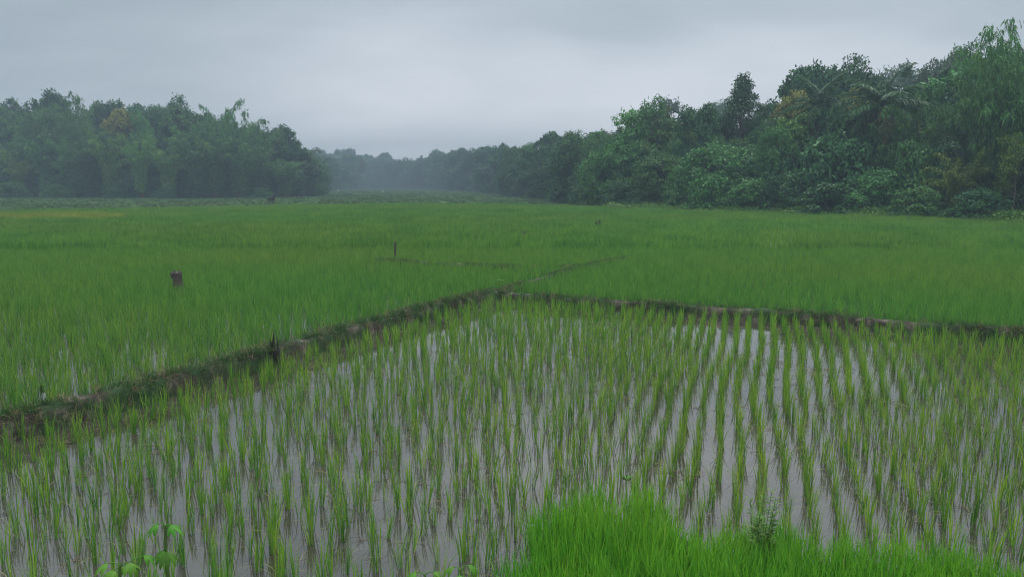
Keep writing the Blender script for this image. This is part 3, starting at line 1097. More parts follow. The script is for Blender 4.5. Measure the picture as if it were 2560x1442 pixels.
PALMMAT = leaf_mat('palm_frond', (0.022, 0.062, 0.020), (0.045, 0.110, 0.032), (0.15, 0.14, 0.05), 0.25, 0.55, 0.1)
NAMES = {'broad': 'broadleaf_tree', 'dome': 'dome_tree', 'airy': 'open_crowned_tree', 'cone': 'conical_tree', 'bush': 'shrub', 'bigleaf': 'large_leaved_shrub',
         'vine': 'creeper_covered_tree', 'bamboo': 'bamboo_clump', 'plume': 'bamboo_clump', 'coconut': 'coconut_palm', 'areca': 'slender_palm'}
CATS = {'broad': 'tree', 'dome': 'tree', 'airy': 'tree', 'cone': 'tree', 'bush': 'shrub', 'bigleaf': 'shrub', 'vine': 'tree', 'bamboo': 'bamboo', 'plume': 'bamboo',
        'coconut': 'palm', 'areca': 'palm'}
WOODY = {'trunk', 'stems', 'culms'}
cnt = {}
used_labels = {}


def tree(px, top, w, dY, kind, tone, label, group, bark=None, rz=None, variant=None, ratio=None):
    Y = front(px) + dY
    lst = PROTO[kind]
    i = cnt.get(kind, 0); cnt[kind] = i + 1
    parts, h, pw = lst[(i if variant is None else variant) % len(lst)]
    p = atY(px, top, Y)
    H = p[2]
    Wm = w / F * Y * 1.02
    sz, sx = H / h, Wm / pw
    sx = min(max(sx, .60 * sz), 1.8 * sz)
    if ratio: sx = sz * ratio
    e = empty(NAMES[kind], (p[0], Y, gz(np.array(p[0]), np.array(Y)) * 1.0), rng.uniform(0, 6.28) if rz is None else rz, label=label, category=CATS[kind])
    if group: e['group'] = group
    e.scale = (sx, sx, sz)
    used_labels[label] = used_labels.get(label, 0) + 1
    for nm, me in parts:
        if not me.materials: me.materials.append(M['bark'])
        o = bpy.data.objects.new(nm, me); COL.objects.link(o); o.parent = e
        mt = (M['culm'] if nm == 'culms' else M[bark or 'bark']) if nm in WOODY else (PALMMAT if kind in ('coconut', 'areca') else LM[tone])
        o.material_slots[0].link = 'OBJECT'
        o.material_slots[0].material = mt
    return e


# ------------------------------------------------------------------ the woods, tree by tree (photo column, photo row of the top, width in photo pixels, metres behind the wood's edge)
LG, CG, RG = 'trees of the wood on the left', 'trees of the far wood in the middle', 'trees of the wood on the right'
LEFT = [
    (8, 250, 70, 24, 'broad', 'dark', 'dark round tree top at the left end of the left wood skyline'),
    (50, 266, 75, 28, 'airy', 'grey', 'pale greyish tree top left of the tall dark dome in the left wood'),
    (124, 231, 90, 18, 'broad', 'dark', 'tall dark pointed-dome tree standing left of the tallest bamboo in the left wood'),
    (268, 257, 50, 22, 'broad', 'dark', 'narrow dark tree top just left of the yellow tree'),
    (298, 276, 46, 13, 'broad', 'yellow', 'yellow-flowering tree glowing among the green crowns of the left wood'),
    (326, 284, 60, 20, 'broad', 'dark', 'dark tree top just right of the yellow-flowering tree'),
    (354, 262, 60, 24, 'dome', 'dark', 'small dark tree top between the yellow tree and the flat dark dome'),
    (425, 243, 95, 16, 'dome', 'dark', 'broad flat-topped dark tree highest in the middle of the left wood'),
    (500, 280, 64, 20, 'plume', 'grey', 'thin pale bamboo left of the tall airy bamboo shoots'),
    (706, 316, 66, 8, 'broad', 'dark', 'dark round tree near the right end of the left wood'),
    (85, 272, 95, 12, 'bamboo', 'mid', 'feathery bamboo in front of the dark dome at left'),
    (205, 235, 85, 10, 'bamboo', 'mid', 'tallest drooping bamboo right of the dark pointed dome'),
    (160, 290, 90, 9, 'bamboo', 'mid', 'bamboo clump below the gap between dark dome and tallest bamboo'),
    (245, 300, 80, 8, 'bamboo', 'mid', 'bamboo clump just below and left of the yellow tree'),
    (388, 278, 80, 12, 'bamboo', 'mid', 'bamboo left of the broad flat-topped dark tree'),
    (468, 292, 85, 10, 'bamboo', 'mid', 'bamboo right of the broad flat-topped dark tree'),
    (541, 250, 62, 5, 'plume', 'mid', 'tall airy bamboo shoots with sky showing through'),
    (604, 278, 60, 6, 'plume', 'mid', 'drooping bamboo plume right of the tall airy shoots'),
    (574, 308, 110, 5, 'bamboo', 'mid', 'large bamboo clump under the tall airy shoots'),
    (636, 318, 85, 5, 'bamboo', 'mid', 'bamboo shoulder between the drooping plume and the dark round tree'),
    (676, 318, 60, 7, 'airy', 'mid', 'thin-crowned tree touching the dark round tree on its left'),
    (757, 352, 46, 6, 'plume', 'grey', 'single thin bamboo tip at the right end of the left wood'),
    (745, 372, 85, 4, 'broad', 'dark', 'dark tree at the right shoulder of the left wood'),
    (778, 398, 66, 6, 'broad', 'dark', 'last low dark tree at the right tip of the left wood'),
    (14, 345, 110, 3, 'bamboo', 'mid', 'front bamboo at the left edge of the photo'),
    (40, 372, 80, 1, 'bamboo', 'lime', 'yellow-green bamboo low at the left edge'),
    (108, 338, 100, 4, 'bamboo', 'mid', 'front bamboo below the feathery bamboo at left'),
    (168, 350, 90, 2, 'bamboo', 'mid', 'front bamboo left of the two bright bamboo plumes'),
    (222, 345, 90, 4, 'bamboo', 'mid', 'front bamboo between the dull bamboos and first bright plume'),
    (266, 328, 82, 2, 'bamboo', 'bright', 'first bright green bamboo plume, below the yellow tree'),
    (345, 342, 82, 1, 'bamboo', 'bright', 'second bright green bamboo plume, right of the yellow tree'),
    (415, 342, 92, 1, 'bamboo', 'bright', 'third bright green bamboo plume, below the flat dark dome'),
    (482, 335, 100, 3, 'bamboo', 'mid', 'front bamboo right of the third bright plume'),
    (534, 338, 110, 2, 'bamboo', 'mid', 'dense front bamboo straight below the tall airy shoots'),
    (592, 345, 120, 1, 'bamboo', 'mid', 'wide front bamboo below the drooping plume'),
    (652, 372, 110, 2, 'bamboo', 'mid', 'front bamboo left of the black cow'),
    (708, 402, 100, 0, 'bamboo', 'mid', 'low front bamboo rising behind the black cow'),
    (762, 436, 74, 1, 'vine', 'mid', 'low leafy mound at the right foot of the left wood'),
    (24, 455, 84, -5, 'bush', 'mid', 'pale green shrub at the foot of the left wood by the photo edge'),
    (142, 462, 90, -4, 'bush', 'mid', 'light green shrub at the wood foot below the tallest bamboo'),
    (286, 470, 34, -3, 'bush', 'dark', 'small upright shrub at the wood foot below the first bright plume'),
    (412, 466, 44, -2, 'bush', 'dark', 'shrub at the wood foot below the third bright plume'),
    (652, 468, 50, -2, 'bush', 'mid', 'shrub at the wood foot just left of the black cow'),
    (-80, 262, 110, 10, 'bamboo', 'mid', 'bamboo just beyond the left edge of the photo'),
    (-110, 350, 120, 2, 'bamboo', 'mid', 'low bamboo just beyond the left edge of the photo'),
    (-190, 250, 130, 14, 'broad', 'dark', 'dark tree well beyond the left edge of the photo'),
    (-230, 340, 130, 3, 'bamboo', 'mid', 'low bamboo well beyond the left edge of the photo'),
]
MID = [
    (806, 377, 46, 160, 'broad', 'dark', 'hazy far tree top nearest the tip of the left wood'),
    (838, 374, 36, 150, 'airy', 'dark', 'hazy far tree with a narrow split top'),
    (871, 374, 48, 140, 'broad', 'dark', 'hazy far round tree, tallest of the misty skyline'),
    (922, 390, 52, 110, 'dome', 'dark', 'hazy far flat tree in the mistiest part of the skyline'),
    (960, 383, 38, 90, 'broad', 'dark', 'hazy far tree with a knob-like round top'),
    (900, 398, 60, 60, 'dome', 'dark', 'low hazy tree below the gap in the misty skyline'),
    (942, 404, 60, 40, 'broad', 'dark', 'low hazy tree in front of the knob-topped tree'),
    (812, 391, 54, 12, 'broad', 'dark', 'misty tree just right of the left wood tip'),
    (792, 398, 54, 8, 'bamboo', 'dark', 'misty bamboo touching the left wood tip'),
    (846, 415, 56, 6, 'broad', 'dark', 'misty low tree stepping down to the gap'),
    (878, 430, 50, 4, 'dome', 'dark', 'lowest misty tree beside the gap at field end'),
    (985, 404, 54, 14, 'broad', 'dark', 'misty tree right of the field end'),
    (1010, 396, 48, 12, 'dome', 'dark', 'misty tree just left of the tiny far palm'),
    (1050, 389, 26, 10, 'areca', 'dark', 'tiny far palm sticking up from the misty wood'),
    (1052, 402, 52, 8, 'broad', 'dark', 'misty tree right under the tiny far palm'),
    (1091, 377, 48, 8, 'broad', 'dark', 'dark lobed tree where the misty wood steps up'),
    (1118, 384, 56, 6, 'broad', 'dark', 'round tree just right of the step in the misty wood'),
    (1150, 372, 70, 8, 'dome', 'dark', 'broad flat tree in the middle of the far wood'),
    (1186, 374, 60, 6, 'dome', 'dark', 'flat tree right of the broad flat one in the far wood'),
    (1212, 368, 48, 8, 'broad', 'dark', 'small knob-topped tree of the far wood'),
    (1252, 362, 66, 8, 'broad', 'dark', 'pointed round tree of the far wood'),
    (1288, 368, 64, 6, 'dome', 'mid', 'flat round tree right of the pointed one in the far wood'),
    (1328, 362, 66, 8, 'broad', 'mid', 'tree below the step up of the bluish wood'),
    (1374, 332, 72, 14, 'broad', 'dark', 'tall bluish tree left of the yellowish-topped tree'),
    (1410, 345, 50, 30, 'airy', 'grey', 'pale bluish tree top between two taller ones'),
    (1440, 327, 60, 9, 'airy', 'olive', 'yellowish-topped tree at the left of the right wood'),
    (1494, 331, 72, 16, 'broad', 'mid', 'tree right of the yellowish-topped tree'),
    (1535, 322, 72, 20, 'broad', 'grey', 'bluish tree behind the two-headed leafy tree'),
    (1405, 376, 90, 4, 'broad', 'dark', 'dark tree in front of the tall bluish tree'),
    (1458, 372, 90, 8, 'dome', 'dark', 'dark tree below the yellowish-topped tree'),
    (1350, 398, 84, 2, 'bamboo', 'dark', 'dark bamboo at the edge of the bluish wood'),
    (1290, 408, 84, 1, 'vine', 'dark', 'dark creeper-covered tree at the edge of the far wood'),
    (1222, 412, 84, 1, 'broad', 'dark', 'low dark tree at the edge of the far wood'),
    (1158, 414, 84, 2, 'vine', 'dark', 'low misty creeper-covered tree at the far wood edge'),
    (1096, 420, 70, 2, 'dome', 'dark', 'low misty tree at the far wood edge'),
    (1030, 424, 80, 2, 'dome', 'dark', 'lowest misty tree right of the field end'),
    (1330, 480, 60, -3, 'bush', 'mid', 'low shrub spilling onto the pasture from the bluish wood'),
    (1400, 474, 60, -3, 'bush', 'mid', 'low shrub near the corner of the right wood'),
]
RIGHT = [
    (1560, 273, 80, 6, 'airy', 'bright', 'light green left head of the two-headed leafy tree'),
    (1632, 241, 78, 7, 'airy', 'mid', 'tall right head of the two-headed leafy tree'),
    (1600, 318, 110, 7, 'broad', 'mid', 'leafy tree below the two-headed leafy tree'),
    (1664, 268, 60, 9, 'airy', 'olive', 'brownish sparse tree right of the two-headed tree'),
    (1686, 245, 78, 50, 'airy', 'grey', 'pale hazy tree far behind the brownish sparse tree'),
    (1748, 263, 95, 8, 'broad', 'dark', 'dark square-shouldered tree with a pale trunk'),
    (1776, 261, 84, 55, 'dome', 'grey', 'hazy blue dome tree left of the tall cone-shaped tree'),
    (1806, 300, 50, 26, 'airy', 'dark', 'sparse dark tree at the left foot of the cone-shaped tree'),
    (1858, 185, 108, 14, 'cone', 'dark', 'tall dark cone-shaped tree standing clear on the skyline'),
    (1905, 300, 50, 9, 'airy', 'dark', 'dark thin tree at the right foot of the cone-shaped tree'),
    (1932, 255, 52, 18, 'broad', 'dark', 'small dark tree between the cone-shaped and yellow trees'),
    (1986, 230, 86, 11, 'broad', 'yellow', 'larger yellow-flowering tree left of the dark crest'),
    (2022, 167, 80, 20, 'broad', 'dark', 'dark tree at the left end of the crest'),
    (2095, 168, 90, 21, 'broad', 'dark', 'dark tree in the middle of the crest'),
    (2148, 149, 120, 22, 'dome', 'dark', 'broad dark dome forming the top of the crest'),
    (2072, 190, 160, 6, 'coconut', 'dark', 'smaller shadowy coconut palm left of the large one'),
    (2142, 228, 70, 13, 'broad', 'yellow', 'smaller yellow-flowering tree between the two coconut palms'),
    (2238, 166, 200, 3.5, 'coconut', 'mid', 'large coconut palm with long drooping fronds'),
    (2286, 160, 64, 60, 'airy', 'grey', 'pale hazy tree far behind the large coconut palm'),
    (2210, 172, 60, 50, 'airy', 'grey', 'pale hazy tree top left of the large coconut palm crown'),
    (2338, 178, 80, 12, 'areca', 'dark', 'dark slender palm right of the large coconut palm'),
    (2370, 140, 110, 24, 'dome', 'grey', 'feathery dome tree left half of the high right skyline'),
    (2440, 112, 140, 22, 'dome', 'grey', 'feathery dome tree highest on the right skyline'),
    (1992, 290, 115, 5, 'broad', 'bright', 'bright leafy tree below the larger yellow tree'),
    (1945, 318, 72, 1, 'vine', 'mid', 'narrow creeper-hung column right of the cone-shaped tree'),
    (2092, 335, 200, 0, 'bigleaf', 'dark', 'large-leaved dark shrub wall below the smaller coconut palm'),
    (2190, 322, 96, 5, 'broad', 'mid', 'leafy tree under the left fronds of the large palm'),
    (2312, 228, 165, 3, 'bamboo', 'mid', 'big drooping bamboo right of the large coconut palm'),
    (2284, 352, 110, 0, 'bigleaf', 'mid', 'bright large-leaved shrub below the big drooping bamboo'),
    (2456, 206, 160, 5, 'bamboo', 'mid', 'big bamboo below the feathery domes'),
    (2216, 312, 120, 2, 'bamboo', 'mid', 'light bamboo below the crown of the large palm'),
    (2200, 420, 150, -2, 'bush', 'mid', 'drooping shrub right of the large-leaved wall'),
    (2410, 366, 140, -2, 'bamboo', 'lime', 'yellow-green feathery bamboo low on the right'),
    (2300, 466, 130, -4, 'bush', 'mid', 'light shrub at the wood foot below the bright large leaves'),
    (2490, 392, 140, 0, 'vine', 'dark', 'dark creeper-covered tree right of the yellow-green bamboo'),
    (2548, 330, 90, -2, 'airy', 'lime', 'sparse yellow-leaved sapling at the right edge'),
    (2450, 470, 140, -4, 'bush', 'dark', 'dark shrub at the wood foot below the yellow-green bamboo'),
    (1526, 376, 136, 1, 'vine', 'mid', 'round creeper-covered tree at the corner of the right wood'),
    (1440, 446, 64, 0, 'bamboo', 'lime', 'yellow-green spray leaning out at the corner of the right wood'),
    (1496, 452, 110, -2, 'bush', 'mid', 'rounded shrub at the corner of the right wood'),
    (1556, 446, 100, -1, 'bush', 'dark', 'dark shrub under the round creeper-covered tree'),
    (1592, 350, 100, 4, 'broad', 'mid', 'leafy tree rising behind the round creeper-covered tree'),
    (1652, 388, 125, 1, 'vine', 'mid', 'creeper-hung tree right of the corner tree'),
    (1660, 345, 90, 4, 'bamboo', 'olive', 'olive bamboo below the brownish sparse tree'),
    (1718, 416, 110, 0, 'vine', 'mid', 'creeper-covered tree left of the big arched mound'),
    (1716, 318, 60, 6, 'airy', 'olive', 'slim pale-trunked tree below the hazy far tree'),
    (1600, 472, 90, -2, 'bush', 'dark', 'dark shrub left of the leaf gap at the wood foot'),
    (1812, 362, 195, 1, 'vine', 'mid', 'big arched creeper mound below the cone-shaped tree'),
    (1782, 430, 125, -3, 'bigleaf', 'mid', 'light large-leaved shrub before the big arched mound'),
    (1872, 446, 120, -3, 'bush', 'mid', 'shrub before the right end of the arched mound'),
    (1700, 470, 90, -2, 'bush', 'mid', 'low shrub under the creeper-covered tree by the mound'),
    (1966, 430, 130, -2, 'bush', 'dark', 'dark shrub below the creeper-hung column'),
    (2070, 456, 150, -4, 'bigleaf', 'dark', 'low large-leaved shrub at the foot of the dark shrub wall'),
    (2620, 120, 160, 5, 'bamboo', 'mid', 'bamboo just beyond the right edge of the photo'),
    (2660, 330, 180, 0, 'bush', 'dark', 'dark shrub just beyond the right edge of the photo'),
    (2760, 90, 200, 8, 'broad', 'dark', 'dark tree beyond the right edge of the photo'),
    (2860, 200, 220, 2, 'vine', 'mid', 'creeper-covered tree far beyond the right edge of the photo'),
]
for tab, g_ in ((LEFT, LG), (MID, CG), (RIGHT, RG)):
    for r in tab:
        tree(*r, g_, bark='palebark' if 'pale' in r[6] and 'trunk' in r[6] else None, rz=R(150) if r[4] == 'coconut' else None)
tree(2538, 48, 110, 1, 'bamboo', 'mid', 'tall drooping bamboo at the right edge of the photo', RG, rz=1.0, variant=1, ratio=.50)
tree(2590, 70, 120, 2, 'bamboo', 'mid', 'tall bamboo half cut off by the right edge of the photo', RG, rz=3.0, variant=3, ratio=.50)
tree(2500, 150, 140, 0, 'bamboo', 'mid', 'thick bamboo under the tall drooping bamboo at right', RG, rz=2.0, variant=2, ratio=.55)
# crowns that fill the woods between these and stay below the skyline
SKX = [-300, 0, 124, 204, 300, 425, 541, 606, 640, 706, 757, 795, 838, 871, 960, 1010, 1091, 1150, 1252, 1328, 1374, 1440, 1535, 1632, 1700, 1776, 1840, 1900, 1986, 2022, 2148, 2238, 2338, 2440, 2560, 2900]
SKY_ = [260, 260, 236, 240, 280, 248, 262, 286, 320, 320, 360, 392, 378, 376, 386, 398, 380, 374, 364, 364, 336, 330, 322, 262, 270, 300, 320, 310, 240, 180, 152, 180, 200, 118, 60, 80]
for q, (x0, x1, st, d0, d1, g_, ton, lab) in enumerate((
        (-260, 780, 44, 12, 24, LG, ('mid', 'mid', 'dark'), 'green tree filling the inside of the left wood between taller crowns'),
        (-240, 780, 52, 5, 9, LG, ('mid', 'dark'), 'shaded tree low inside the left wood behind the front bamboos'),
        (800, 1460, 34, 8, 30, CG, ('dark', 'dark', 'mid'), 'misty green tree filling the inside of the far wood'),
        (790, 1120, 26, 45, 140, CG, ('dark', 'dark', 'mid'), 'misty green tree filling the inside of the far wood'),
        (1480, 2880, 54, 8, 15, RG, ('mid', 'dark'), 'green tree filling the inside of the right wood between taller crowns'),
        (1500, 2860, 66, 4, 6, RG, ('dark', 'mid', 'mid'), 'shaded tree low inside the right wood behind the front shrubs'))):
    for px_ in np.arange(x0, x1, st):
        px_ = float(px_ + rng.normal(0, 8))
        sk = float(np.interp(px_, SKX, SKY_))
        low = q in (1, 5)
        top_ = sk + ((455 - sk) * rng.uniform(.32, .5) if low else (455 - sk) * rng.uniform(.10, .24))
        if 1690 < px_ < 1915 and not low: top_ = max(top_, 335)
        if 2010 < px_ < 2345 and not low: top_ = max(top_, 340)
        kd = ['broad', 'dome', 'broad', 'bamboo'][int(rng.integers(0, 4))]
        tree(px_, top_, (455 - top_) * rng.uniform(.55, .8), rng.uniform(d0, d1), kd, ton[int(rng.integers(0, len(ton)))], lab, g_)


# undergrowth: the dim shrub layer inside the woods, one mass
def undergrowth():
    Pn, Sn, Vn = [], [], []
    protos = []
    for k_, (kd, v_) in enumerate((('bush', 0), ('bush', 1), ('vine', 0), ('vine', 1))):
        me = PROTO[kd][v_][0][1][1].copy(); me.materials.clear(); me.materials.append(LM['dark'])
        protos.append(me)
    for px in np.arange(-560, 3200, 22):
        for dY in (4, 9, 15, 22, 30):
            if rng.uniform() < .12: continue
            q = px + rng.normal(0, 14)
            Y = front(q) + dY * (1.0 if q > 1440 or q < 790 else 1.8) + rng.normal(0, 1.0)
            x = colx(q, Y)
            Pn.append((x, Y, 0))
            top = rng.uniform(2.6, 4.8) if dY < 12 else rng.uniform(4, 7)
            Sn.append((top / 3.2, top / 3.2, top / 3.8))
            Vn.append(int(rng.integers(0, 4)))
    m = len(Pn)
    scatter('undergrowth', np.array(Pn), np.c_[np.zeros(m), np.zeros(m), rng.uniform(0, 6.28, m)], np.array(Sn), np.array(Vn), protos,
            kind='stuff', label='dark tangled undergrowth filling the foot of the woods', category='undergrowth')


undergrowth()

# ------------------------------------------------------------------ grassy bank along the foot of the right wood
def foot_bank():
    pxs = np.arange(1540, 2900, 12)
    V = []; prof = [(-2.4, -.15), (-1.6, .12), (-.9, .30), (-.2, .38), (.6, .36), (1.8, .2), (3.2, -.15)]
    C_ = []
    for q in pxs:
        Y = front(q) - 3.4
        C_.append((colx(q, Y), Y))
    C_ = np.array(C_)
    for i, c in enumerate(C_):
        for u, z in prof:
            k1 = mnoise.noise(Vector((c[0] * .5, u * .8, 3)))
            V.append((c[0] + u * .45, c[1] + u * .9, z * (1 + .45 * k1)))
    n, m_ = len(C_), len(prof)
    mb = MB(); mb.add(V, [(i * m_ + j, i * m_ + j + 1, (i + 1) * m_ + j + 1, (i + 1) * m_ + j) for i in range(n - 1) for j in range(m_ - 1)])
    link('grass_bank', mb.mesh('grass_bank', True), M['bank'], kind='structure')
    pr = []
    for k_ in range(4):
        b = MB()
        for i in range(40):
            blade(b, (rng.normal(0, .25), rng.normal(0, .25), 0), rng.uniform(0, 6.28), abs(rng.normal(.3, .4)), rng.uniform(.15, .38), .03, rng.uniform(.3, 1.2), rng.beta(2, 2), 2)
        q = 70
        Dn = rng.normal(size=(q, 3)); Dn[:, 2] = np.abs(Dn[:, 2])
        add_leaves(b, rng.normal(0, .28, (q, 3)) * [1, 1, .35] + [0, 0, .16], Dn, .17, .12, rng.beta(2, 2, q))
        me = b.mesh('bank_weeds'); me.materials.append(M['bankweed']); pr.append(me)
    m_ = 2600
    ii = rng.integers(0, n, m_); u = rng.uniform(-2.3, 2.2, m_)
    P_ = np.c_[C_[ii, 0] + u * .45 + rng.normal(0, .3, m_), C_[ii, 1] + u * .9, np.interp(u, [p[0] for p in prof], [p[1] for p in prof])]
    sc_ = rng.uniform(.6, 1.3, m_) * np.clip(.9 + .8 * value2(P_[:, :2], .35, 9), .4, 1.6)
    scatter('bank_weeds', P_, np.c_[np.zeros(m_), np.zeros(m_), rng.uniform(0, 6.28, m_)], np.repeat(sc_[:, None], 3, 1), rng.integers(0, 4, m_), pr,
            kind='stuff', label='fresh green weeds on the low bank along the foot of the right wood', category='weeds')


foot_bank()


# ------------------------------------------------------------------ stumps and posts
def stump_mesh(name, h, r, ragged, lean=(0, 0), sides=22, rings=14, flare=.25, seed=0.0, mat='oldwood'):
    """an old stump: fluted sides, flared foot, broken top"""
    V = []
    for i in range(rings + 1):
        t = i / rings
        for j in range(sides):
            a = 2 * math.pi * j / sides
            nn = mnoise.noise(Vector((math.cos(a) * 1.6, math.sin(a) * 1.6, t * .8 + seed)))
            n2 = mnoise.noise(Vector((math.cos(a) * 5, math.sin(a) * 5, t * 1.2 + seed)))
            rr = r * (1 + flare * (1 - t) ** 3 + .22 * nn + .13 * n2)
            top = h * (1 + ragged * mnoise.noise(Vector((math.cos(a) * 2.2, math.sin(a) * 2.2, seed + 7))) + ragged * .5 * mnoise.noise(Vector((math.cos(a) * 6, math.sin(a) * 6, seed))))
            z = -.12 + t * (top + .12)
            V.append((rr * math.cos(a) + lean[0] * t, rr * math.sin(a) + lean[1] * t, z))
    Fc = [(i * sides + j, i * sides + (j + 1) % sides, (i + 1) * sides + (j + 1) % sides, (i + 1) * sides + j) for i in range(rings) for j in range(sides)]
    mb = MB(); mb.add(V, Fc)
    rim = np.array(V[-sides:]); c = rim.mean(0) - [0, 0, h * .08]
    inner = rim * .55 + c * .45 - [0, 0, h * .05]
    VV = np.vstack([rim, inner, c])
    mb.add(VV, [(j, (j + 1) % sides, sides + (j + 1) % sides, sides + j) for j in range(sides)])
    mb.add(np.vstack([inner, c]), [(j, (j + 1) % sides, sides) for j in range(sides)])
    me = mb.mesh(name, True); me.materials.append(M[mat])
    return me


def put(name, px, py, label, cat, z=0.0, rz=0.0, group=None):
    p = at(px, py, z)
    e = empty(name, (p[0], p[1], z), rz, label=label, category=cat)
    if group: e['group'] = group
    return e


# big clod-topped stump on the left
e = put('tree_stump', 449, 740, 'brown tree stump topped with a dark clod, standing in the rice on the left', 'stump', 0.0)
link('trunk', stump_mesh('stump_trunk', .50, .098, .10, (-.03, .0), seed=2.0), None, e)
mb = MB()
U, Vn = 20, 12
pts = []
for i in range(Vn + 1):
    for j in range(U):
        th = math.pi * i / Vn; ph = 2 * math.pi * j / U
        d = Vector((math.sin(th) * math.cos(ph), math.sin(th) * math.sin(ph), math.cos(th)))
        k_ = 1 + .35 * mnoise.noise(d * 2.0) + .35 * mnoise.noise(d * 6.0)
        pts.append((d.x * .125 * k_ - .045, d.y * .11 * k_, d.z * .10 * k_ + .51))
mb.add(pts, [(i * U + j, i * U + (j + 1) % U, (i + 1) * U + (j + 1) % U, (i + 1) * U + j) for i in range(Vn) for j in range(U)])
for i in range(60):
    d = unit(rng.normal(size=3) + [-.4, 0, .2])
    b0 = np.array([-.045, 0, .51]) + d * [.115, .10, .09]
    tube(mb, [b0, b0 + d * .03, b0 + d * rng.uniform(.04, .09) - [0, 0, .02]], [.006, .005, .002], 4, rng.uniform())
link('clod', mb.mesh('stump_clod', True), M['clod'], e)

# dark upright post
e = put('wooden_post', 988, 657, 'thin dark wooden post standing at the end of the far bund', 'post', 0.0)
mb = MB()
tube(mb, [(0, 0, -.2), (.0, .0, .2), (.01, .01, .5), (.012, 0, .72)], [.045, .042, .038, .034], 9)
tube(mb, [(.02, 0, .68), (.028, 0, .74), (.03, 0, .80)], [.018, .014, .006], 6)
me = mb.mesh('post_shaft', True); link('shaft', me, M['oldwood'], e)
# short pale stump
e = put('tree_stump', 1313, 606, 'short pale flat-cut stump far out in the rice', 'stump', 0.0)
link('trunk', stump_mesh('pale_stump', .50, .085, .05, seed=5.0, mat='clod'), None, e)
# split double stump
e = put('tree_stump', 1495, 579, 'small dark split stump in the rice before the right wood', 'stump', 0.0)
for dx, hh in ((-.075, .55), (.06, .66)):
    me = stump_mesh('split_stump', hh, .06, .12, (dx * .4, 0), sides=14, seed=dx * 40, mat='blackwood' if dx < 0 else 'oldwood')
    o = link('trunk', me, None, e); o.location = (dx, 0, 0)
# splintered stump on the bund
e = put('tree_stump', 684, 893, 'black splintered stump with sharp spikes on the mud bund', 'stump', 0.12)
link('trunk', stump_mesh('bund_stump', .12, .085, .25, seed=9.0, mat='blackwood'), None, e)
for dx, dy, hh, r_, lx in ((.012, 0, .42, .030, .012), (-.035, .02, .30, .028, -.015), (.045, -.01, .31, .022, .02), (-.075, 0, .21, .018, -.05), (.0, -.04, .23, .026, 0)):
    mb = MB()
    ts_ = np.linspace(0, 1, 7)
    wob = np.cumsum(rng.normal(0, .004, 7))
    tube(mb, np.c_[dx + lx * ts_ + wob, np.full(7, dy), -.1 + ts_ * (hh + .1)], r_ * (1 - ts_ ** 1.4) + .003, 6)
    me = mb.mesh('splinter', True)
    link('splinter', me, M['blackwood'], e)

# ------------------------------------------------------------------ the cow
def cow():
    p = at(679, 511, 0.02)
    e = empty('cow', (p[0], p[1], float(gz(p[0], p[1])) + .02), R(-40), label='black cow standing with raised head at the edge of the left pasture', category='cow')
    e.scale = (1.02,) * 3
    J = [  # x forward, y side, z up, rx, ry
        (-.52, 0, .86, .15, .16), (-.30, 0, .84, .20, .23), (.02, 0, .80, .22, .26), (.34, 0, .84, .20, .24), (.52, 0, .92, .15, .19),
        (.64, 0, 1.02, .12, .16), (.72, 0, 1.13, .10, .125), (.82, 0, 1.13, .09, .095), (.94, 0, 1.05, .065, .07), (1.0, 0, 1.01, .055, .055)]
    E = [(i, i + 1) for i in range(9)]
    for s in (-1, 1):
        k = len(J)       # fore leg
        J += [(.40, .13 * s, .64, .095, .095), (.41, .13 * s, .42, .05, .055), (.40, .13 * s, .18, .035, .035), (.42, .13 * s, .03, .045, .04)]
        E += [(3, k), (k, k + 1), (k + 1, k + 2), (k + 2, k + 3)]
        k = len(J)       # hind leg with hock
        off = .10 if s > 0 else -.02
        J += [(-.44 + off, .13 * s, .64, .12, .12), (-.40 + off, .13 * s, .50, .075, .08), (-.53 + off, .13 * s, .34, .045, .045), (-.50 + off, .13 * s, .16, .035, .035), (-.47 + off, .13 * s, .03, .045, .04)]
        E += [(0, k), (k, k + 1), (k + 1, k + 2), (k + 2, k + 3), (k + 3, k + 4)]
        k = len(J)       # ear and horn
        J += [(.71, .15 * s, 1.17, .035, .02), (.69, .25 * s, 1.16, .02, .012)]
        E += [(6, k), (k, k + 1)]
        k = len(J)
        J += [(.71, .07 * s, 1.24, .022, .022), (.74, .11 * s, 1.33, .008, .008)]
        E += [(6, k), (k, k + 1)]
    k = len(J)           # tail
    J += [(-.66, 0, .84, .03, .03), (-.70, 0, .60, .02, .02), (-.69, 0, .34, .03, .03)]
    E += [(0, k), (k, k + 1), (k + 1, k + 2)]
    me = bpy.data.meshes.new('cow_skeleton')
    me.from_pydata([j[:3] for j in J], E, [])
    o = bpy.data.objects.new('cow_skeleton', me); COL.objects.link(o)
    md = o.modifiers.new('skin', 'SKIN'); md.use_smooth_shade = True
    for i, j in enumerate(J):
        sv = me.skin_vertices[0].data[i]; sv.radius = (j[3], j[4]); sv.use_root = (i == 2)
    s_ = o.modifiers.new('sub', 'SUBSURF'); s_.levels = 2; s_.render_levels = 2
    dg = bpy.context.evaluated_depsgraph_get()
    body = bpy.data.meshes.new_from_object(o.evaluated_get(dg))
    bpy.data.objects.remove(o)
    body.name = 'cow_body'
    m, t, out = newmat('black_hide')
    tc = nd(t, 'ShaderNodeTexCoord')
    b = bsdf(t, ramp(t, noise(t, tc.outputs['Object'], 4, 3), [(.3, (.008, .008, .008)), (.7, (.022, .019, .017))]), .6, .3)
    t.links.new(b.outputs[0], out.inputs[0])
    body.materials.clear()
    link('body', body, m, e)


cow()


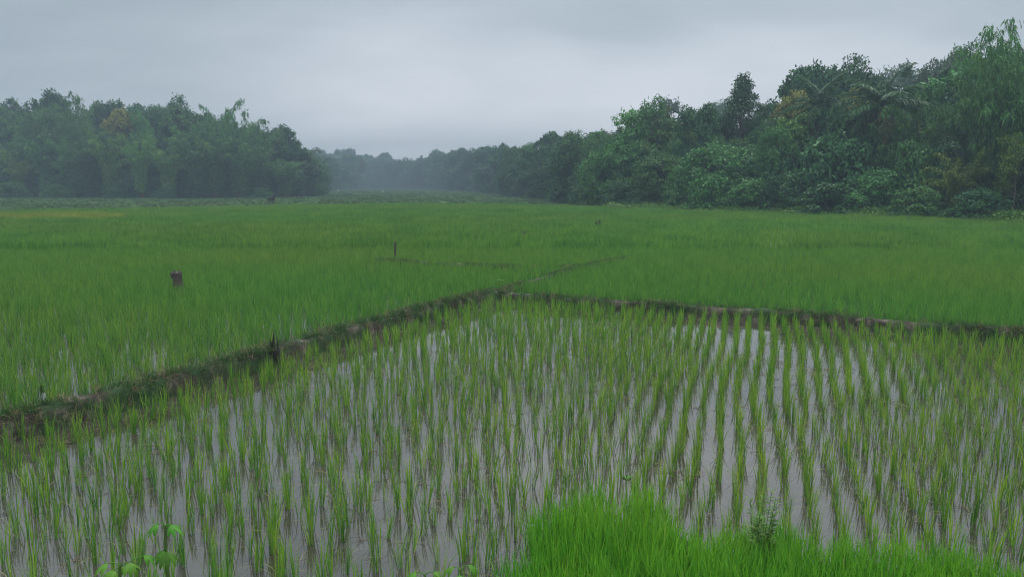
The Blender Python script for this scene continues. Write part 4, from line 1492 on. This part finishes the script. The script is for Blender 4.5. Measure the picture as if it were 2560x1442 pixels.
# white egrets on the far pasture
def egret_mesh():
    mb = MB()
    ts_ = np.linspace(0, 1, 9)
    tube(mb, np.c_[-.22 + ts_ * .44, np.zeros(9), .30 + .10 * ts_], .10 * np.sin(np.pi * np.clip(ts_ * .92 + .06, 0, 1)) + .01, 10)
    tube(mb, [(.16, 0, .40), (.26, 0, .48), (.22, 0, .58), (.27, 0, .66), (.33, 0, .67)], [.05, .032, .028, .034, .022], 8)
    return mb.mesh('egret_body', True)


def egret_legs():
    mb = MB()
    for s in (-.03, .03): tube(mb, [(.0, s, .30), (-.02, s, .16), (.0, s, .0)], [.012, .009, .009], 5)
    tube(mb, [(.34, 0, .67), (.44, 0, .645)], [.014, .003], 5)
    return mb.mesh('egret_legs', True)


m, t, out = newmat('white_plumage'); b = bsdf(t, (.75, .76, .74), .7, .2); t.links.new(b.outputs[0], out.inputs[0])
m2, t, out = newmat('dark_horn'); b = bsdf(t, (.03, .028, .02), .6, .2); t.links.new(b.outputs[0], out.inputs[0])
eb, el_ = egret_mesh(), egret_legs()
for q, (ex, ey, lab) in enumerate(((845, 480, 'small white bird on the far pasture below the misty low trees'),
                                   (957, 482, 'small white bird on the far pasture near the middle of the field end'))):
    p = at(ex, ey, .05)
    e = empty('egret', (p[0], p[1], float(gz(p[0], p[1])) + .05), R(30 + 150 * q), label=lab, category='bird', group='white birds on the far pasture')
    link('body', eb, m, e); link('legs', el_, m2, e)


# ------------------------------------------------------------------ foreground plants
def leaflet(mb, base, d, L, W, droop, tone, seg=6):
    """a pointed leaflet, folded along its midrib and drooping"""
    d = unit(np.array(d, float)); up = np.array([0, 0, 1.0])
    s = unit(np.cross(d, up)); n = np.cross(s, d)
    p = np.array(base, float); V = []
    a = 0.0
    for i in range(seg + 1):
        t_ = i / seg
        w = W * math.sin(math.pi * min(1, t_ * .93 + .05)) ** .85 * (1.15 - .3 * t_)
        f = .30 * w
        V += [p + s * w / 2 - n * f, p + n * .02 * 0, p - s * w / 2 - n * f]
        dd = d * math.cos(a) - n * math.sin(a) * 1.0
        p = p + unit(dd) * L / seg
        a += droop / seg
    Fc = []
    for i in range(seg):
        Fc += [(3 * i, 3 * i + 1, 3 * i + 4, 3 * i + 3), (3 * i + 1, 3 * i + 2, 3 * i + 5, 3 * i + 4)]
    mb.add(V, Fc, tone)


M['cassava'] = leaf_mat('palmate_leaf', (0.035, 0.115, 0.013), (0.07, 0.20, 0.02), (0.105, 0.25, 0.03), .35, .5, .15, .1)
M['stem'] = wood_mat('green_stem', (.05, .09, .025), (.11, .16, .05), 10)


def palmate_plant(px, py, Y, bz, label, whorls, Lf=.085, tone=.6):
    top = atY(px, py, Y)
    H = top[2] - bz
    e = empty('young_shrub', (top[0], Y, bz), 0, label=label, category='young plant', group='young palmate-leaved plants on the near bank')
    mb = MB()
    tube(mb, [(.02, 0, -.05), (.0, .0, H * .4), (-.006, 0, H * .8), (0, 0, H)], [.012, .011, .008, .005], 7)
    link('stem', mb.mesh('young_shrub_stem', True), M['stem'], e)
    for (fz, az, pl, tn, sc_) in whorls:
        lf = MB()
        az = R(az)
        d = np.array([math.cos(az), math.sin(az), .35]); b0 = np.array([0, 0, H * fz])
        hub = b0 + unit(d) * pl
        tube(lf, [b0, (b0 + hub) / 2 + [0, 0, .008], hub], [.0028, .0022, .002], 5, tn)
        for k_, (a_, l_) in enumerate(((-62, .75), (-32, .92), (0, 1.0), (32, .92), (62, .75))):
            aa = az + R(a_)
            leaflet(lf, hub, (math.cos(aa), math.sin(aa), -.05 - .2 * rng.uniform()), Lf * l_ * sc_, Lf * .23 * sc_, 1.5 + rng.normal(0, .25), float(np.clip(tn + rng.normal(0, .12), 0, 1)))
        link('leaf', lf.mesh('young_shrub_leaf', True), M['cassava'], e)
    return e


palmate_plant(413, 1312, 3.2, .62, 'tall young plant with drooping five-fingered leaves in the lower left',
              ((1.0, 205, .03, .75, .95), (.99, -20, .035, .75, .95), (.80, 250, .02, .55, .9), (.79, -65, .03, .45, 1.15), (.52, 200, .03, .5, .9), (.98, 90, .02, .6, .7)))
palmate_plant(300, 1412, 3.05, .60, 'low young plant with bright drooping leaves at the bottom left edge',
              ((1.0, 200, .05, .8, .95), (1.0, -15, .04, .85, 1.0), (.97, 260, .05, .9, .9), (.98, 25, .10, .8, .9), (.9, 100, .05, .7, .9)))
palmate_plant(1062, 1436, 3.0, .60, 'tip of a young plant just showing at the bottom, left of the seedling bed',
              ((1.0, 190, .04, .8, .8), (1.0, 0, .04, .8, .7), (.97, 270, .04, .8, .8)), .09)
palmate_plant(1150, 1424, 3.0, .60, 'upright leafy tip of a young plant touching the seedling bed at the bottom',
              ((1.0, 170, .03, .85, .8), (1.0, 20, .04, .85, .8), (.97, 270, .04, .8, .8)), .09)


def weed(px, py, Y, bz, label, nst, spread, H=None, Ll=.07, Wl=.016, ton=.4):
    top = atY(px, py, Y)
    H = top[2] - bz
    e = empty('leafy_weed', (top[0], Y, bz), 0, label=label, category='weed')
    st = MB(); lf = MB()
    for i in range(nst):
        az = rng.uniform(0, 6.28); h = H * rng.uniform(.6, 1.0) if i else H
        sp = spread * rng.uniform(.3, 1)
        bx, by = .4 * sp * math.cos(az), .4 * sp * math.sin(az)
        pts = np.array([(bx, by, 0), (bx * 1.6, by * 1.6, h * .5), (sp * math.cos(az), sp * math.sin(az), h)])
        tube(st, pts, [.004, .003, .0015], 5)
        for t_ in np.linspace(.15, 1, 20):
            q = pts[0] * (1 - t_) ** 2 + 2 * pts[1] * t_ * (1 - t_) + pts[2] * t_ ** 2
            for b_ in range(2):
                a2 = rng.uniform(0, 6.28)
                d = (math.cos(a2), math.sin(a2), .35 + .5 * t_)
                leaflet(lf, q, d, Ll * rng.uniform(.7, 1.2) * (1.1 - .5 * t_), Wl, .9, float(np.clip(ton + rng.normal(0, .2), 0, 1)), 4)
    link('stems', st.mesh('weed_stems', True), M['stem'], e)
    link('leaves', lf.mesh('weed_leaves', True), M['weed'], e)


weed(1900, 1236, 5.05, .02, 'bushy narrow-leaved weed growing out of the bright seedling bed', 11, .19, Ll=.07, Wl=.013, ton=.72)
weed(1565, 1208, 6.75, .02, 'small pale weed at the far edge of the seedling bed', 4, .07, Ll=.05, Wl=.012, ton=.75)
weed(1250, 700, 19.3, .25, 'small pale weed where the mud bunds meet', 3, .08, Ll=.07, Wl=.016, ton=.8)
weed(102, 990, 9.4, .2, 'small yellowish weed on the bund at the far left', 3, .07, Ll=.05, Wl=.014, ton=.95)


# ------------------------------------------------------------------ haze: even, pale air over the whole place
def haze():
    m, t, out = newmat('haze_air')
    v = nd(t, 'ShaderNodeVolumePrincipled')
    v.inputs['Color'].default_value = (0.26, 0.32, 0.40, 1)
    v.inputs['Density'].default_value = HAZE
    v.inputs['Anisotropy'].default_value = 0.1
    t.links.new(v.outputs[0], out.inputs['Volume'])
    bm = bmesh.new()
    bmesh.ops.create_cube(bm, size=1)
    x0, x1, y0, y1, z0, z1 = -480, 480, -80, 760, -1.6, 42
    for vt in bm.verts:
        vt.co = ((x0 if vt.co.x < 0 else x1), (y0 if vt.co.y < 0 else y1), (z0 if vt.co.z < 0 else z1))
    me = bpy.data.meshes.new('haze'); bm.to_mesh(me); bm.free()
    link('haze', me, m, kind='stuff', label='pale blue morning haze over the fields and woods', category='haze')


HAZE = 0.0020
haze()
